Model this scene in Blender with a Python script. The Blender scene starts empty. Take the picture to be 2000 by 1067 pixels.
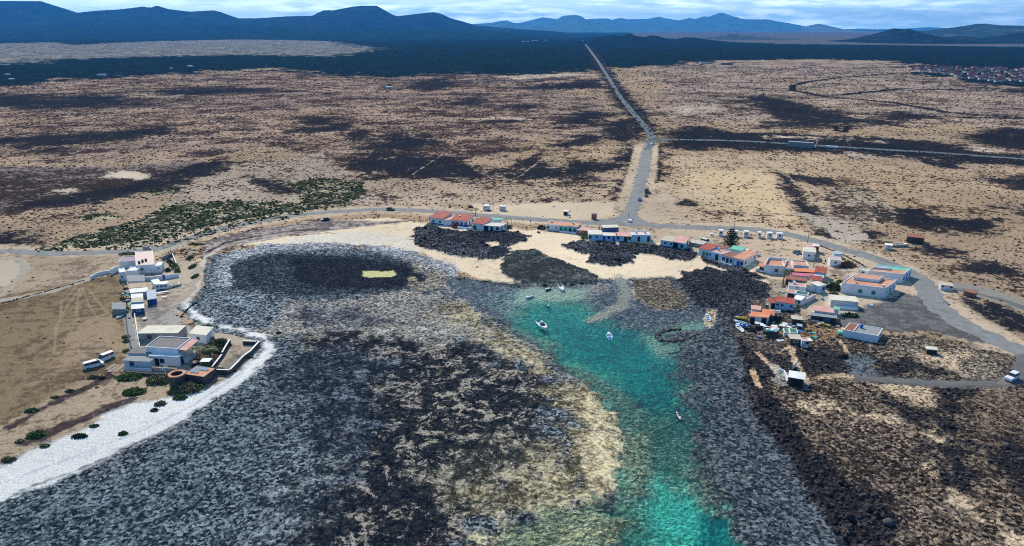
import bpy, math, random
import numpy as np
from mathutils import Vector, Matrix

scene = bpy.context.scene
rnd = random.Random(7)
R = math.radians

# ---------------------------------------------------------------- camera
CAM_H = 85.0
FPX = 1351.0                       # focal length in photo pixels (2000 wide)
PITCH = R(19.5)
cam_data = bpy.data.cameras.new("camera")
cam = bpy.data.objects.new("camera", cam_data)
scene.collection.objects.link(cam)
cam.location = (0, 0, CAM_H)
cam.rotation_euler = (math.pi / 2 - PITCH, 0, 0)
cam_data.sensor_width = 36
cam_data.lens = FPX / 2000 * 36
cam_data.clip_start = 0.5
cam_data.clip_end = 200000
scene.camera = cam

# ---------------------------------------------------------------- sky, sun, exposure
SUN_EL = R(42)
SUN_AZ = math.atan2(-0.40, 0.92)          # from +Y, towards +X
world = bpy.data.worlds.new("World")
scene.world = world
world.use_nodes = True
wn = world.node_tree; wn.nodes.clear()
wo = wn.nodes.new('ShaderNodeOutputWorld')
bg = wn.nodes.new('ShaderNodeBackground')
sky = wn.nodes.new('ShaderNodeTexSky')
sky.sky_type = 'NISHITA'; sky.sun_disc = False
sky.sun_elevation = SUN_EL; sky.sun_rotation = SUN_AZ
sky.air_density = 1.0; sky.dust_density = 0.2; sky.ozone_density = 4.0
bg.inputs['Strength'].default_value = 0.068
tc = wn.nodes.new('ShaderNodeTexCoord')
sep = wn.nodes.new('ShaderNodeSeparateXYZ')
wn.links.new(tc.outputs['Generated'], sep.inputs[0])
# clouds: broken sheets, stretched near the horizon (direction divided by elevation)
mp = wn.nodes.new('ShaderNodeMapping'); mp.inputs['Scale'].default_value = (3.0, 3.0, 22.0)
wn.links.new(tc.outputs['Generated'], mp.inputs[0])
cn = wn.nodes.new('ShaderNodeTexNoise'); cn.inputs['Scale'].default_value = 2.2
cn.inputs['Detail'].default_value = 9; cn.inputs['Roughness'].default_value = 0.58
cn.inputs['Distortion'].default_value = 0.35
wn.links.new(mp.outputs[0], cn.inputs['Vector'])
cr = wn.nodes.new('ShaderNodeMapRange'); cr.inputs['From Min'].default_value = 0.40; cr.inputs['From Max'].default_value = 0.62
wn.links.new(cn.outputs['Fac'], cr.inputs['Value'])
cl = wn.nodes.new('ShaderNodeTexNoise'); cl.inputs['Scale'].default_value = 7.0; cl.inputs['Detail'].default_value = 8
wn.links.new(mp.outputs[0], cl.inputs['Vector'])
ccol = wn.nodes.new('ShaderNodeMix'); ccol.data_type = 'RGBA'
ccol.inputs[6].default_value = (5.2, 8.2, 10.6, 1); ccol.inputs[7].default_value = (14.0, 16.5, 17.0, 1)
cr2 = wn.nodes.new('ShaderNodeMapRange'); cr2.inputs['From Min'].default_value = 0.40; cr2.inputs['From Max'].default_value = 0.58
wn.links.new(cl.outputs['Fac'], cr2.inputs['Value']); wn.links.new(cr2.outputs[0], ccol.inputs[0])
cm = wn.nodes.new('ShaderNodeMix'); cm.data_type = 'RGBA'
mul = wn.nodes.new('ShaderNodeMath'); mul.operation = 'MULTIPLY'; mul.inputs[1].default_value = 0.8
wn.links.new(cr.outputs[0], mul.inputs[0]); wn.links.new(mul.outputs[0], cm.inputs[0])
veil = wn.nodes.new('ShaderNodeMix'); veil.data_type = 'RGBA'
vr = wn.nodes.new('ShaderNodeMapRange'); vr.inputs['From Min'].default_value = 0.12; vr.inputs['From Max'].default_value = 0.0
vr.inputs['To Min'].default_value = 0.0; vr.inputs['To Max'].default_value = 0.92
wn.links.new(sep.outputs['Z'], vr.inputs['Value']); wn.links.new(vr.outputs[0], veil.inputs[0])
vg = wn.nodes.new('ShaderNodeMapRange'); vg.inputs['From Min'].default_value = -0.55; vg.inputs['From Max'].default_value = 0.6
wn.links.new(sep.outputs['X'], vg.inputs['Value'])
vc = wn.nodes.new('ShaderNodeMix'); vc.data_type = 'RGBA'
vc.inputs[6].default_value = (9.5, 13.0, 12.8, 1); vc.inputs[7].default_value = (4.0, 7.6, 9.6, 1)
wn.links.new(vg.outputs[0], vc.inputs[0]); wn.links.new(vc.outputs[2], veil.inputs[7])
wn.links.new(sky.outputs[0], veil.inputs[6]); wn.links.new(veil.outputs[2], cm.inputs[6]); wn.links.new(ccol.outputs[2], cm.inputs[7])
hb = wn.nodes.new('ShaderNodeMapRange'); hb.inputs['From Min'].default_value = 0.07; hb.inputs['From Max'].default_value = 0.0
hb.inputs['To Min'].default_value = 1.0; hb.inputs['To Max'].default_value = 3.2
wn.links.new(sep.outputs['Z'], hb.inputs['Value'])
hm = wn.nodes.new('ShaderNodeVectorMath'); hm.operation = 'SCALE'
# brighter toward the sun, deeper blue behind the camera
sy = wn.nodes.new('ShaderNodeMapRange'); sy.inputs['From Min'].default_value = 0.2; sy.inputs['From Max'].default_value = 0.65
wn.links.new(sep.outputs['Y'], sy.inputs['Value'])
hx = wn.nodes.new('ShaderNodeMix'); hx.data_type = 'FLOAT'; hx.inputs[2].default_value = 0.9
wn.links.new(sy.outputs[0], hx.inputs[0]); wn.links.new(hb.outputs[0], hx.inputs[3])
bt = wn.nodes.new('ShaderNodeMix'); bt.data_type = 'RGBA'; bt.inputs[6].default_value = (0.42, 0.80, 1.25, 1); bt.inputs[7].default_value = (1, 1, 1, 1)
wn.links.new(sy.outputs[0], bt.inputs[0])
bm2 = wn.nodes.new('ShaderNodeMix'); bm2.data_type = 'RGBA'; bm2.blend_type = 'MULTIPLY'; bm2.inputs[0].default_value = 1
wn.links.new(cm.outputs[2], bm2.inputs[6]); wn.links.new(bt.outputs[2], bm2.inputs[7])
wn.links.new(bm2.outputs[2], hm.inputs[0]); wn.links.new(hx.outputs[0], hm.inputs['Scale'])
wn.links.new(hm.outputs[0], bg.inputs['Color'])
wn.links.new(bg.outputs[0], wo.inputs[0])

sd_ = bpy.data.lights.new("sun", 'SUN')
sd_.energy = 4.9; sd_.angle = R(0.5); sd_.color = (1.0, 0.92, 0.78)
sun = bpy.data.objects.new("sun", sd_)
scene.collection.objects.link(sun)
to_sun = Vector((math.sin(SUN_AZ) * math.cos(SUN_EL), math.cos(SUN_AZ) * math.cos(SUN_EL), math.sin(SUN_EL)))
sun.rotation_euler = to_sun.to_track_quat('Z', 'Y').to_euler()
sun.location = (0, 0, 400)

scene.view_settings.view_transform = 'Standard'
scene.view_settings.look = 'None'
scene.view_settings.exposure = 0.0
scene.view_settings.gamma = 1.0
scene.render.engine = 'CYCLES'
scene.cycles.max_bounces = 5
scene.cycles.diffuse_bounces = 2
scene.cycles.glossy_bounces = 2
scene.cycles.transmission_bounces = 4
scene.cycles.transparent_max_bounces = 8
scene.cycles.volume_bounces = 0
scene.cycles.use_denoising = False
scene.cycles.pixel_filter_type = 'BLACKMAN_HARRIS'
scene.cycles.filter_width = 1.1

# ---------------------------------------------------------------- surveying: photo pixel -> ground point
CP, SP = math.cos(PITCH), math.sin(PITCH)
def W(px, py, z=0.0):
    dx = (px - 1000) / FPX; dy = (533.5 - py) / FPX
    Y = CP + dy * SP; Z = -SP + dy * CP
    t = (z - CAM_H) / Z
    return (dx * t, Y * t)
def WA(px, py):
    dx = (px - 1000) / FPX; dy = (533.5 - py) / FPX
    Y = CP + dy * SP; Z = -SP + dy * CP
    t = -CAM_H / Z
    return dx * t, Y * t
def far_pt(px, py, Y):                # point of the view ray at ground distance Y
    dx = (px - 1000) / FPX; dy = (533.5 - py) / FPX
    t = Y / (CP + dy * SP)
    return (dx * t, Y, CAM_H + t * (-SP + dy * CP))

# ---------------------------------------------------------------- noise
_p = np.random.RandomState(3).permutation(256).astype(np.int32)
_perm = np.concatenate([_p, _p])
_ang = np.random.RandomState(4).rand(256) * 2 * np.pi
_gx = np.cos(_ang).astype(np.float32); _gy = np.sin(_ang).astype(np.float32)
def pn(x, y, seed=0):
    xf = np.floor(x); yf = np.floor(y)
    xi = xf.astype(np.int64); yi = yf.astype(np.int64)
    fx = (x - xf).astype(np.float32); fy = (y - yf).astype(np.float32)
    u = fx * fx * fx * (fx * (fx * 6 - 15) + 10); v = fy * fy * fy * (fy * (fy * 6 - 15) + 10)
    def g(ix, iy, dx, dy):
        h = _perm[(_perm[(ix + seed * 37) & 255] + iy) & 255]
        return _gx[h] * dx + _gy[h] * dy
    a = g(xi, yi, fx, fy); b = g(xi + 1, yi, fx - 1, fy)
    c = g(xi, yi + 1, fx, fy - 1); d = g(xi + 1, yi + 1, fx - 1, fy - 1)
    return (a + (b - a) * u + (c - a) * v + (a - b - c + d) * u * v) * 1.4
def fbm(x, y, scale, octv=4, seed=0, rough=0.5):
    s = 0; amp = 1; tot = 0; f = 1.0 / scale
    for i in range(octv):
        s = s + amp * pn(x * f, y * f, seed + i); tot += amp; amp *= rough; f *= 2.03
    return s / tot
def ridged(x, y, scale, octv=3, seed=0):
    s = 0; amp = 1; tot = 0; f = 1.0 / scale
    for i in range(octv):
        s = s + amp * (1 - 2 * np.abs(pn(x * f, y * f, seed + i))); tot += amp; amp *= 0.55; f *= 2.1
    return s / tot
def sstep(a, b, v):
    t = np.clip((v - a) / (b - a), 0, 1)
    return t * t * (3 - 2 * t)

# ---------------------------------------------------------------- signed distances to outlines (world metres, inside negative)
def sdf_poly(x, y, pts):
    n = len(pts); d = np.full(x.shape, 1e18, np.float64); inside = np.zeros(x.shape, bool)
    for i in range(n):
        ax, ay = pts[i]; bx, by = pts[(i + 1) % n]
        ex, ey = bx - ax, by - ay
        wx, wy = x - ax, y - ay
        t = np.clip((wx * ex + wy * ey) / (ex * ex + ey * ey + 1e-9), 0, 1)
        d = np.minimum(d, (wx - ex * t) ** 2 + (wy - ey * t) ** 2)
        if ay != by:
            c = ((ay > y) != (by > y)) & (x < (bx - ax) * (y - ay) / (by - ay) + ax)
            inside ^= c
    d = np.sqrt(d)
    return np.where(inside, -d, d)
def sdf_line(x, y, pts):
    d = np.full(x.shape, 1e18, np.float64)
    for i in range(len(pts) - 1):
        ax, ay = pts[i]; bx, by = pts[i + 1]
        ex, ey = bx - ax, by - ay
        wx, wy = x - ax, y - ay
        t = np.clip((wx * ex + wy * ey) / (ex * ex + ey * ey + 1e-9), 0, 1)
        d = np.minimum(d, (wx - ex * t) ** 2 + (wy - ey * t) ** 2)
    return np.sqrt(d)

# ---------------------------------------------------------------- the lie of the land: every patch of ground, outlines surveyed from the photo
# fields: pale rgb, dark rgb, cov = share of the dark material, vein / speck = which pattern breaks the two up,
# amp = roughness of relief (m), z = level (m), veg = shrubs, rock = loose stones
PATCHES = []
def patch(pts, soft=1.5, warp=2.0, line=None, k=1.0, **f):
    PATCHES.append((pts, soft, warp, line, k, f))
SAND = (.42, .305, .195); SCRUB = (.038, .028, .026); LAVA = (.012, .016, .024); LAVA_B = (.10, .095, .095)
def build_patches():
    P = patch
    # ---- plain: broad tone shifts
    P([(-900,150),(700,140),(1000,140),(1240,235),(900,330),(500,300),(-900,330)], 60, 60, pale=(.41,.295,.215), cov=.52, dark=(.035,.026,.026))
    P([(1260,120),(3000,120),(3000,260),(1330,245)], 40, 40, pale=(.43,.33,.25), cov=.46)
    P([(640,330),(1230,340),(1220,410),(700,400)], 10, 10, pale=(.48,.36,.25), cov=.38)
    P([(1290,300),(1560,300),(1600,430),(1290,430)], 38, 22, pale=(.50,.38,.25), cov=.34, veg=.55)
    P([(1330,340),(1500,330),(1560,430),(1420,400)], 30, 16, pale=(.56,.42,.26), cov=.26, veg=.4)
    P([(300,410),(400,330),(620,300),(760,400),(500,400)], 12, 8, pale=(.46,.36,.26), cov=.36)
    P([(-900,330),(250,325),(420,312),(330,370),(0,420),(-900,430)], 15, 12, pale=(.26,.21,.18), cov=.58, amp=.2)
    P([(200,346),(230,334),(265,333),(300,346),(275,354),(240,350)], 7, 5, pale=(.58,.49,.38), cov=.25, veg=0)
    P([(105,372),(140,368),(160,376),(120,380)], 6, 5, pale=(.52,.44,.35), cov=.3, veg=0)
    # ---- far dark lava plain
    P([(-9000,170),(-1500,180),(0,168),(110,156),(250,150),(400,141),(520,133),(650,147),(760,151),(900,144),(1010,148),(1150,139),(1200,133),
       (1330,128),(1370,121),(1500,117),(1560,116),(1640,117),(1720,118),(1790,126),(1775,132),(1830,148),(1900,162),(1960,172),
       (2060,185),(4000,240),(11000,300),(11000,70),(5000,60),(-5000,60),(-9000,60)], 55, 60, pale=(.045,.075,.085), dark=(.006,.017,.024), cov=.72, amp=.2, veg=0)
    P([(-2000,92),(0,85),(100,83),(150,88),(260,82),(330,80),(480,77),(640,80),(740,96),(690,104),(640,111),(480,107),(300,111),(100,117),(0,127),(-2000,150)],
      70, 90, pale=(.40,.37,.32), dark=(.03,.045,.055), cov=.55, veg=.4)
    P([(1230,83.5),(1260,80),(1300,83),(1500,86),(1700,88),(2000,92),(9000,120),(9000,59),(1230,59)], 60, 60, pale=(.21,.19,.19), dark=(.045,.065,.08), cov=.55, veg=0)
    P([(1000,150),(1100,148),(1180,140),(1100,158),(900,166),(850,160)], 10, 15, pale=(.35,.28,.24), cov=.6)
    # ---- dark lava patches in the plain
    D = dict(pale=(.21,.165,.135), dark=LAVA, cov=.80, amp=.4, veg=.22)
    for pts, s, w in [
        ([(-300,205),(0,186),(200,192),(300,204),(130,212),(0,208)], 14, 14), ([(260,180),(430,170),(560,178),(400,186)], 12, 14),
        ([(-200,290),(0,268),(150,262),(330,248),(325,262),(200,276),(90,292),(30,285)], 8, 9),
        ([(30,402),(150,380),(300,350),(420,308),(458,318),(400,347),(250,385),(130,407)], 4, 5),
        ([(588,239),(620,228),(662,232),(650,244),(600,243)], 4, 4), ([(570,257),(640,246),(692,237),(670,255),(620,259)], 5, 6),
        ([(675,268),(700,250),(718,255),(710,268),(682,273)], 3, 3), ([(720,285),(760,262),(830,265),(870,280),(800,293),(740,296)], 7, 8),
        ([(672,322),(760,300),(870,305),(950,325),(930,345),(830,350),(720,345)], 5, 7),
        ([(965,348),(1010,320),(1050,302),(1090,322),(1220,312),(1225,328),(1140,350),(1000,352)], 5, 7),
        ([(1060,288),(1140,265),(1200,268),(1150,282),(1060,292)], 4, 5), ([(1060,256),(1130,215),(1210,222),(1160,240),(1100,250)], 8, 9),
        ([(865,203),(930,190),(937,202),(890,207)], 6, 5), ([(950,236),(1040,232),(1020,240),(960,241)], 4, 4),
        ([(1020,172),(1180,152),(1187,172),(1060,176)], 10, 12), ([(820,158),(880,150),(890,170),(830,178),(800,170)], 8, 10),
        ([(1183,242),(1247,230),(1250,262),(1235,290),(1190,275)], 5, 5), ([(1218,296),(1244,292),(1238,330),(1220,335)], 3, 3),
        ([(1450,190),(1480,185),(1560,200),(1640,222),(1720,240),(1600,246),(1490,246),(1530,235),(1470,205)], 7, 8),
        ([(1300,262),(1360,245),(1440,258),(1560,262),(1700,268),(1840,278),(1950,300),(2100,312),(2100,328),(1850,318),(1600,299),(1400,291),(1300,292)], 4, 5),
        ([(1868,262),(1960,250),(2200,262),(2200,305),(1970,291),(1900,277)], 5, 5), ([(1825,310),(1880,313),(1885,330),(1832,330)], 3, 4),
        ([(1518,335),(1545,350),(1562,380),(1592,410),(1640,448),(1662,465),(1645,476),(1598,465),(1570,432),(1548,395),(1528,360)], 2, 2),
        ([(1690,424),(1780,408),(1850,430),(1955,434),(1930,452),(1800,446)], 3, 5), ([(1950,407),(2010,400),(2150,420),(2010,430)], 4, 4),
        ([(1880,522),(1940,510),(1977,525),(1960,541),(1890,536)], 3, 4), ([(1790,485),(1860,480),(1900,490),(1830,502)], 3, 4),
        ([(-200,450),(0,440),(70,470),(60,488),(-200,490)], 4, 4), ([(485,345),(520,350),(560,362),(600,375),(560,380),(500,362)], 3, 3),
        ([(1920,350),(2000,345),(2100,360),(2000,372)], 4, 5), ([(1560,345),(1620,350),(1640,362),(1580,360)], 4, 5),
        ([(1880,585),(1960,600),(2050,640),(2050,670),(1960,640),(1880,600)], 2, 3), ([(1680,235),(1760,218),(1820,232),(1740,240)], 8, 8),
        ([(1640,455),(1700,450),(1730,462),(1690,475),(1650,470)], 3, 4), ([(1300,395),(1340,392),(1350,402),(1310,404)], 2, 3),
        ([(160,183),(260,196),(200,205),(100,200)], 12, 12), ([(990,208),(1050,203),(1060,212),(1000,214)], 6, 6)]:
        P(pts, s * 5.5, w * 1.9, **D)
    # dark verges of the long road and the branch
    for pts, w in [([(1142,88),(1152,103),(1166,124),(1187,158),(1208,193),(1234,228),(1256,256)], 9), ([(1150,90),(1160,100),(1176,122),(1196,155),(1220,190),(1248,224),(1268,250)], 9), ([(1262,300),(1240,330),(1226,380),(1216,410)], 4), ([(1285,290),(1276,330),(1270,350)], 4)]:
        P(None, 14, 9, line=(pts, w), pale=(.17,.13,.11), dark=LAVA, cov=.70, veg=.3)
    # light stony and sandy streaks
    for pts in [[(960,150),(1120,143),(1170,146),(1000,156)], [(1500,268),(1600,266),(1700,276),(1560,272)], [(880,236),(950,232),(1040,234),(960,230)],
                [(1880,285),(1960,292),(1930,300),(1890,295)], [(1310,210),(1400,205),(1420,212),(1330,220)], [(1650,300),(1750,305),(1730,309),(1640,304)]]:
        P(pts, 22, 14, pale=(.50,.40,.31), cov=.36, veg=.3)
    # dark earth banks and lines
    for pts, w in [([(1755,143),(1640,152),(1580,160),(1548,168),(1548,177),(1620,190),(1740,200),(1850,220),(2000,231),(2200,238)], 4.5),
                   ([(1690,223),(1850,229),(2000,232)], 3.5), ([(1630,246),(1636,256),(1650,258),(1655,247)], 2.5),
                   ([(1640,186),(1760,174),(1900,176),(2100,186)], 6)]:
        P(None, 2, 2.0, line=(pts, w), pale=(.05,.05,.055), dark=LAVA, cov=.85, amp=.2, veg=0)
    for pts, w in [([(1085,290),(1050,318),(1015,345),(985,356)], 1.6), ([(865,302),(830,325),(800,345)], 1.3), ([(1470,310),(1540,345),(1620,420),(1640,440)], 1.6),
                   ([(1075,330),(1130,342),(1160,350)], .8), ([(1580,360),(1680,410),(1720,440)], 1.5)]:
        P(None, 1.5, 1.2, line=(pts, w*.45), pale=(.34,.26,.2), cov=.4, veg=0)
    # furrowed ground beside the wall of lava
    P([(1600,372),(1700,365),(1760,430),(1680,450),(1620,420)], 6, 5, pale=(.42,.34,.25), cov=.5)
    # green shrub beds
    G = dict(pale=(.42,.36,.26), dark=(.03,.04,.022), cov=.58, amp=.1, veg=1.0, green=1.0)
    P([(60,487),(150,462),(260,432),(330,397),(450,393),(560,395),(640,402),(680,400),(600,416),(500,438),(430,452),(350,478),(250,488),(120,491)], 4, 5, **G)
    P([(560,360),(620,346),(712,358),(705,388),(640,404),(575,402),(592,378)], 4, 4, **G)
    P([(280,372),(330,368),(365,376),(300,382)], 3, 3, **G)
    P([(150,425),(210,415),(240,425),(180,435)], 3, 3, **G)
    # ---- bare trodden ground round tracks and houses
    bare = dict(pale=(.50,.395,.285), dark=(.2,.155,.12), cov=.36, amp=.05, veg=.06)
    P(None, 3, 2, line=([(-600,492),(0,490),(100,495),(200,493),(300,487),(370,465),(430,448),(520,430),(600,418),(700,411),(760,409),(850,413),(950,421),(1050,429),
       (1130,434),(1230,438),(1330,443),(1450,446),(1520,455),(1580,468),(1650,490),(1700,505),(1760,530),(1800,555),(1820,590),(1870,630),(1940,665),(2000,690),(2200,780)], 9), **bare)
    P([(1040,425),(1100,400),(1210,415),(1228,360),(1300,360),(1330,420),(1400,448),(1500,470),(1640,500),(1700,540),(1780,570),(1760,600),(1720,620),(1600,640),(1560,600),(1500,560),(1300,490),(1050,470)], 5, 4, **bare)
    P([(920,400),(1200,395),(1220,420),(1060,440),(920,425)], 5, 4, pale=(.58,.47,.34), dark=(.2,.16,.12), cov=.15, amp=.05, veg=.1)
    P(None, 2, 1, line=([(1262,285),(1256,330),(1246,370),(1232,415)], 9), **bare)
    P([(1550,415),(1640,480),(1700,470),(1650,430)], 5, 4, pale=(.40,.34,.27), cov=.35, veg=.2)
    # grey gravel yards
    P([(1590,640),(1700,600),(1760,570),(1830,590),(1880,630),(1990,680),(1900,668),(1830,645),(1740,650),(1690,640)], 2, 2.5, pale=(.155,.155,.155), dark=(.09,.09,.092), cov=.5, amp=.05, veg=0)
    P([(1830,560),(1950,590),(2050,630),(2050,610),(1960,570),(1880,555)], 2, 2, pale=(.26,.25,.23), dark=(.16,.15,.14), cov=.3, amp=.05, veg=0)
    # ---- east headland
    P([(1440,650),(1600,625),(1700,655),(1830,660),(1950,690),(2300,760),(3000,1000),(3000,1500),(1600,1500),(1560,1040),(1500,900),(1440,830),(1400,790),(1400,740),(1430,700)],
      3, 3, pale=(.30,.23,.165), dark=(.025,.022,.022), cov=.60, amp=.45, veg=.12, rock=.42, speck=1)
    P([(1690,660),(1830,668),(1960,705),(1985,740),(1900,745),(1740,735),(1700,700)], 4, 4, pale=(.33,.275,.21), dark=(.045,.038,.035), cov=.54, amp=.25, rock=.45, speck=1)
    P([(1820,790),(1960,760),(2200,800),(2200,1000),(2000,960),(1900,860)], 6, 6, pale=(.26,.20,.145), dark=(.04,.03,.027), cov=.52, rock=.45, speck=.8)
    for pts, w in [([(1600,1150),(1560,980),(1640,940),(1740,900),(1820,880),(1870,905),(1930,990),(2000,1080)], 0)]:
        pass
    # sand showing through
    sd = dict(pale=(.56,.43,.29), cov=.22, amp=.15, rock=.12, dark=(.07,.055,.05))
    for pts in [[(1700,752),(1800,748),(1832,768),(1836,800),(1790,790),(1740,772)], [(1800,820),(1835,828),(1845,862),(1850,900),(1832,890),(1810,850)],
                [(1640,800),(1720,805),(1790,825),(1700,822)], [(1560,790),(1600,776),(1640,800),(1600,812)], [(1790,690),(1830,700),(1840,715),(1800,708)],
                [(1840,700),(1870,690),(1860,720),(1835,712)], [(1800,905),(1840,900),(1870,950),(1900,1010),(1850,960)], [(1930,1000),(1990,1040),(2060,1110),(1970,1060)],
                [(1990,880),(2060,900),(2060,960),(2010,920)], [(1500,720),(1530,712),(1545,740),(1525,752),(1508,740)]]:
        P(pts, 3.5, 3.5, **sd)
    # black rock ridges on the headland
    bk = dict(pale=(.10,.085,.08), dark=(.022,.022,.026), cov=.75, amp=.7, rock=1.0, veg=0, speck=.6)
    bk['pale'] = (.12,.10,.09)
    for pts in [[(1720,770),(1780,800),(1830,812),(1800,830),(1740,805),(1690,790)], [(1830,760),(1890,770),(1880,800),(1860,850),(1830,830)], [(1820,870),(1880,880),(1890,960),(1850,940)],
                [(1700,700),(1780,700),(1830,725),(1780,738),(1700,730)], [(1940,880),(2020,860),(2060,960),(1990,980)], [(1560,990),(1700,960),(1760,1010),(1720,1130),(1580,1130)]]:
        P(pts, 6, 5, **bk)
    P([(1372,640),(1420,622),(1470,640),(1490,680),(1500,720),(1510,770),(1560,830),(1620,900),(1680,960),(1720,1020),(1800,1150),(1640,1300),(1600,1120),(1560,1030),(1520,950),(1470,880),(1420,820),(1380,770),(1385,735),(1415,700),(1395,665)],
      2.5, 3, pale=(.11,.09,.085), dark=(.02,.02,.024), cov=.70, amp=.9, rock=1.0, veg=0, speck=.7)
    P([(1460,690),(1600,680),(1700,700),(1690,740),(1600,735),(1500,760)], 3, 3, pale=(.12,.1,.09), dark=(.022,.022,.026), cov=.68, amp=.4, rock=.9, speck=.8, veg=0)
    P([(1640,690),(1700,695),(1720,745),(1660,735)], 3, 3, pale=(.16,.19,.22), dark=(.05,.06,.07), cov=.5, amp=.1, rock=.2)
    for pts, w in [([(1560,650),(1545,690),(1560,720),(1580,745)], .9), ([(1480,690),(1500,710),(1520,725)], .7), ([(1600,738),(1640,733),(1680,736)], 1.0), ([(1470,725),(1480,755)], .8),
                   ([(1600,662),(1625,650),(1645,642)], .8), ([(1640,665),(1655,690)], .6), ([(1560,665),(1520,690)], .5)]:
        P(None, .6, .6, line=(pts, w), pale=(.50,.36,.23), cov=.12, amp=.05, rock=.05)
    P([(1500,712),(1520,713),(1535,727),(1530,735),(1512,730)], .6, .5, pale=(.55,.5,.42), dark=(.4,.36,.3), cov=.2, amp=.02, rock=0, z=0)
    P([(1520,728),(1560,725),(1585,750),(1570,762),(1520,755),(1505,740)], 1, 1, pale=(.30,.29,.28), dark=(.16,.15,.14), cov=.3, amp=.03, rock=0, z=0)
    # ---- sandy beach north of the lagoon
    P([(470,480),(540,452),(640,432),(760,425),(840,438),(1000,446),(1080,455),(1270,472),(1370,492),(1500,522),(1560,560),(1530,585),(1470,560),(1400,560),(1330,560),
       (1290,548),(1230,545),(1180,545),(1140,562),(1060,566),(1000,562),(920,545),(880,525),(830,500),(780,482),(640,480),(540,480)], 2.0, 2.5, pale=(.74,.605,.43), dark=(.56,.46,.33), cov=.3, amp=.05, veg=0, z=-.05)
    P([(1460,520),(1560,520),(1610,560),(1560,600),(1500,560)], 3, 3, pale=(.60,.46,.30), cov=.2, veg=.05, amp=.05)
    # ---- west: fields, slope, shore
    P([(-700,545),(-100,535),(180,545),(245,535),(262,600),(262,690),(235,725),(150,745),(60,800),(0,840),(-700,1000)], 3, 2, pale=(.235,.175,.11), dark=(.13,.095,.062), cov=.45, amp=.06, veg=.02)
    P([(-700,498),(0,500),(160,500),(235,500),(232,530),(180,545),(-100,600),(-700,640)], 3, 3, pale=(.38,.30,.22), dark=(.2,.15,.11), cov=.4, amp=.06, veg=.04)
    P([(0,505),(40,505),(50,530),(20,560),(-100,570),(-100,510)], 3, 3, pale=(.48,.41,.32), cov=.15, amp=.04, veg=0)
    P([(130,640),(240,600),(245,690),(180,690),(60,760),(120,690)], 6, 4, pale=(.31,.235,.155), dark=(.16,.12,.08), cov=.4)
    tr = dict(pale=(.30,.23,.15), dark=(.22,.17,.12), cov=.45)
    for pts in [[(165,560),(150,590),(155,640),(190,680)], [(160,560),(175,600),(205,640)], [(158,562),(130,600),(110,640),(105,690)], [(150,560),(120,590),(118,620)], [(170,560),(200,600),(235,640)], [(155,565),(148,620),(130,670)]]:
        P(None, .3, .2, line=(pts, .35), **tr)
    P([(-100,860),(0,832),(100,780),(232,728),(330,735),(450,738),(420,760),(330,778),(240,785),(200,812),(150,852),(80,868),(10,905),(-100,960),(-400,1080),(-400,940)], 2, 2, pale=(.42,.33,.23), dark=(.16,.12,.09), cov=.4, amp=.25, veg=.10)
    for pts, w in [([(250,785),(205,800),(165,818),(120,835),(80,856),(55,862)], 1.6), ([(215,735),(170,758),(120,780),(70,805),(20,835)], 1.2), ([(240,790),(222,796)], 1.6)]:
        P(None, 1.0, 1.0, line=(pts, w), pale=(.14,.11,.1), dark=(.06,.045,.045), cov=.6, amp=.35, veg=.3)
    P([(235,520),(345,500),(390,520),(395,560),(360,600),(340,640),(520,650),(510,700),(440,735),(250,730),(255,600)], 2.5, 1.5, pale=(.42,.35,.27), dark=(.24,.2,.16), cov=.4, amp=.04, veg=0)
    P([(305,600),(345,590),(350,640),(420,650),(330,640),(300,625)], 2, 2, pale=(.36,.33,.3), dark=(.2,.19,.19), cov=.4)
    P([(395,478),(430,462),(520,446),(640,430),(800,432),(640,452),(520,468),(440,486),(415,510),(410,560),(395,560)], 1.5, 1.5, pale=(.38,.33,.29), dark=(.12,.10,.1), cov=.5, amp=.12, veg=0)
    for pts, w in [([(640,448),(560,452),(500,462),(440,475),(410,490),(400,520),(405,560)], .9), ([(820,470),(760,462),(640,455),(560,462),(480,475)], .6)]:
        P(None, .8, .8, line=(pts, w), pale=(.12,.1,.1), dark=(.04,.035,.04), cov=.6, amp=.2)
    # ---- everything the tide reaches: wet stones
    P([(862,538),(1000,552),(1180,545),(1310,540),(1360,560),(1420,610),(1430,640),(1450,700),(1470,800),(1560,920),(1640,1060),(1750,1400),(700,1500),(900,1000),(1100,800),(1000,680),(900,620)], 2, 1.5,
      pale=(.13,.15,.165), dark=(.022,.03,.045), cov=.54, speck=1, vein=0, amp=.14, veg=0, rock=.2, z=-.40)
    P(None, 1, 1, line=([(372,597),(420,632),(520,655),(538,680),(500,730),(400,792),(300,852),(200,902),(100,942),(0,977),(-300,1080)], 4), pale=(.20,.235,.26), dark=(.016,.026,.038), cov=.55, speck=1, amp=.14, veg=0, z=-.12)
    # ---- tidal reef (flat black rock, salt crust, pale sand in the joints)
    RZ = -.12
    P([(412,500),(395,560),(372,597),(420,632),(520,655),(538,680),(500,730),(400,792),(300,852),(200,902),(100,942),(0,977),(-300,1080),(-500,1500),(900,1500),(940,1130),(960,1080),(1010,1020),(1100,992),
       (1180,980),(1225,930),(1225,870),(1228,830),(1212,800),(1180,762),(1100,722),(1080,692),(1012,657),(985,628),(930,602),(905,582),(870,545),(900,530),(840,505),(760,488),(640,482),(560,482),(470,488)],
      .8, 1.5, pale=(.20,.235,.26), dark=(.016,.026,.038), cov=.55, speck=1, vein=0, amp=.16, veg=0, rock=0, z=RZ)
    P([(0,990),(200,915),(400,800),(520,700),(600,640),(620,720),(600,860),(560,1000),(500,1300),(-400,1300)], 14, 8, pale=(.18,.22,.245), dark=(.016,.027,.038), cov=.54, amp=.24)
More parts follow.
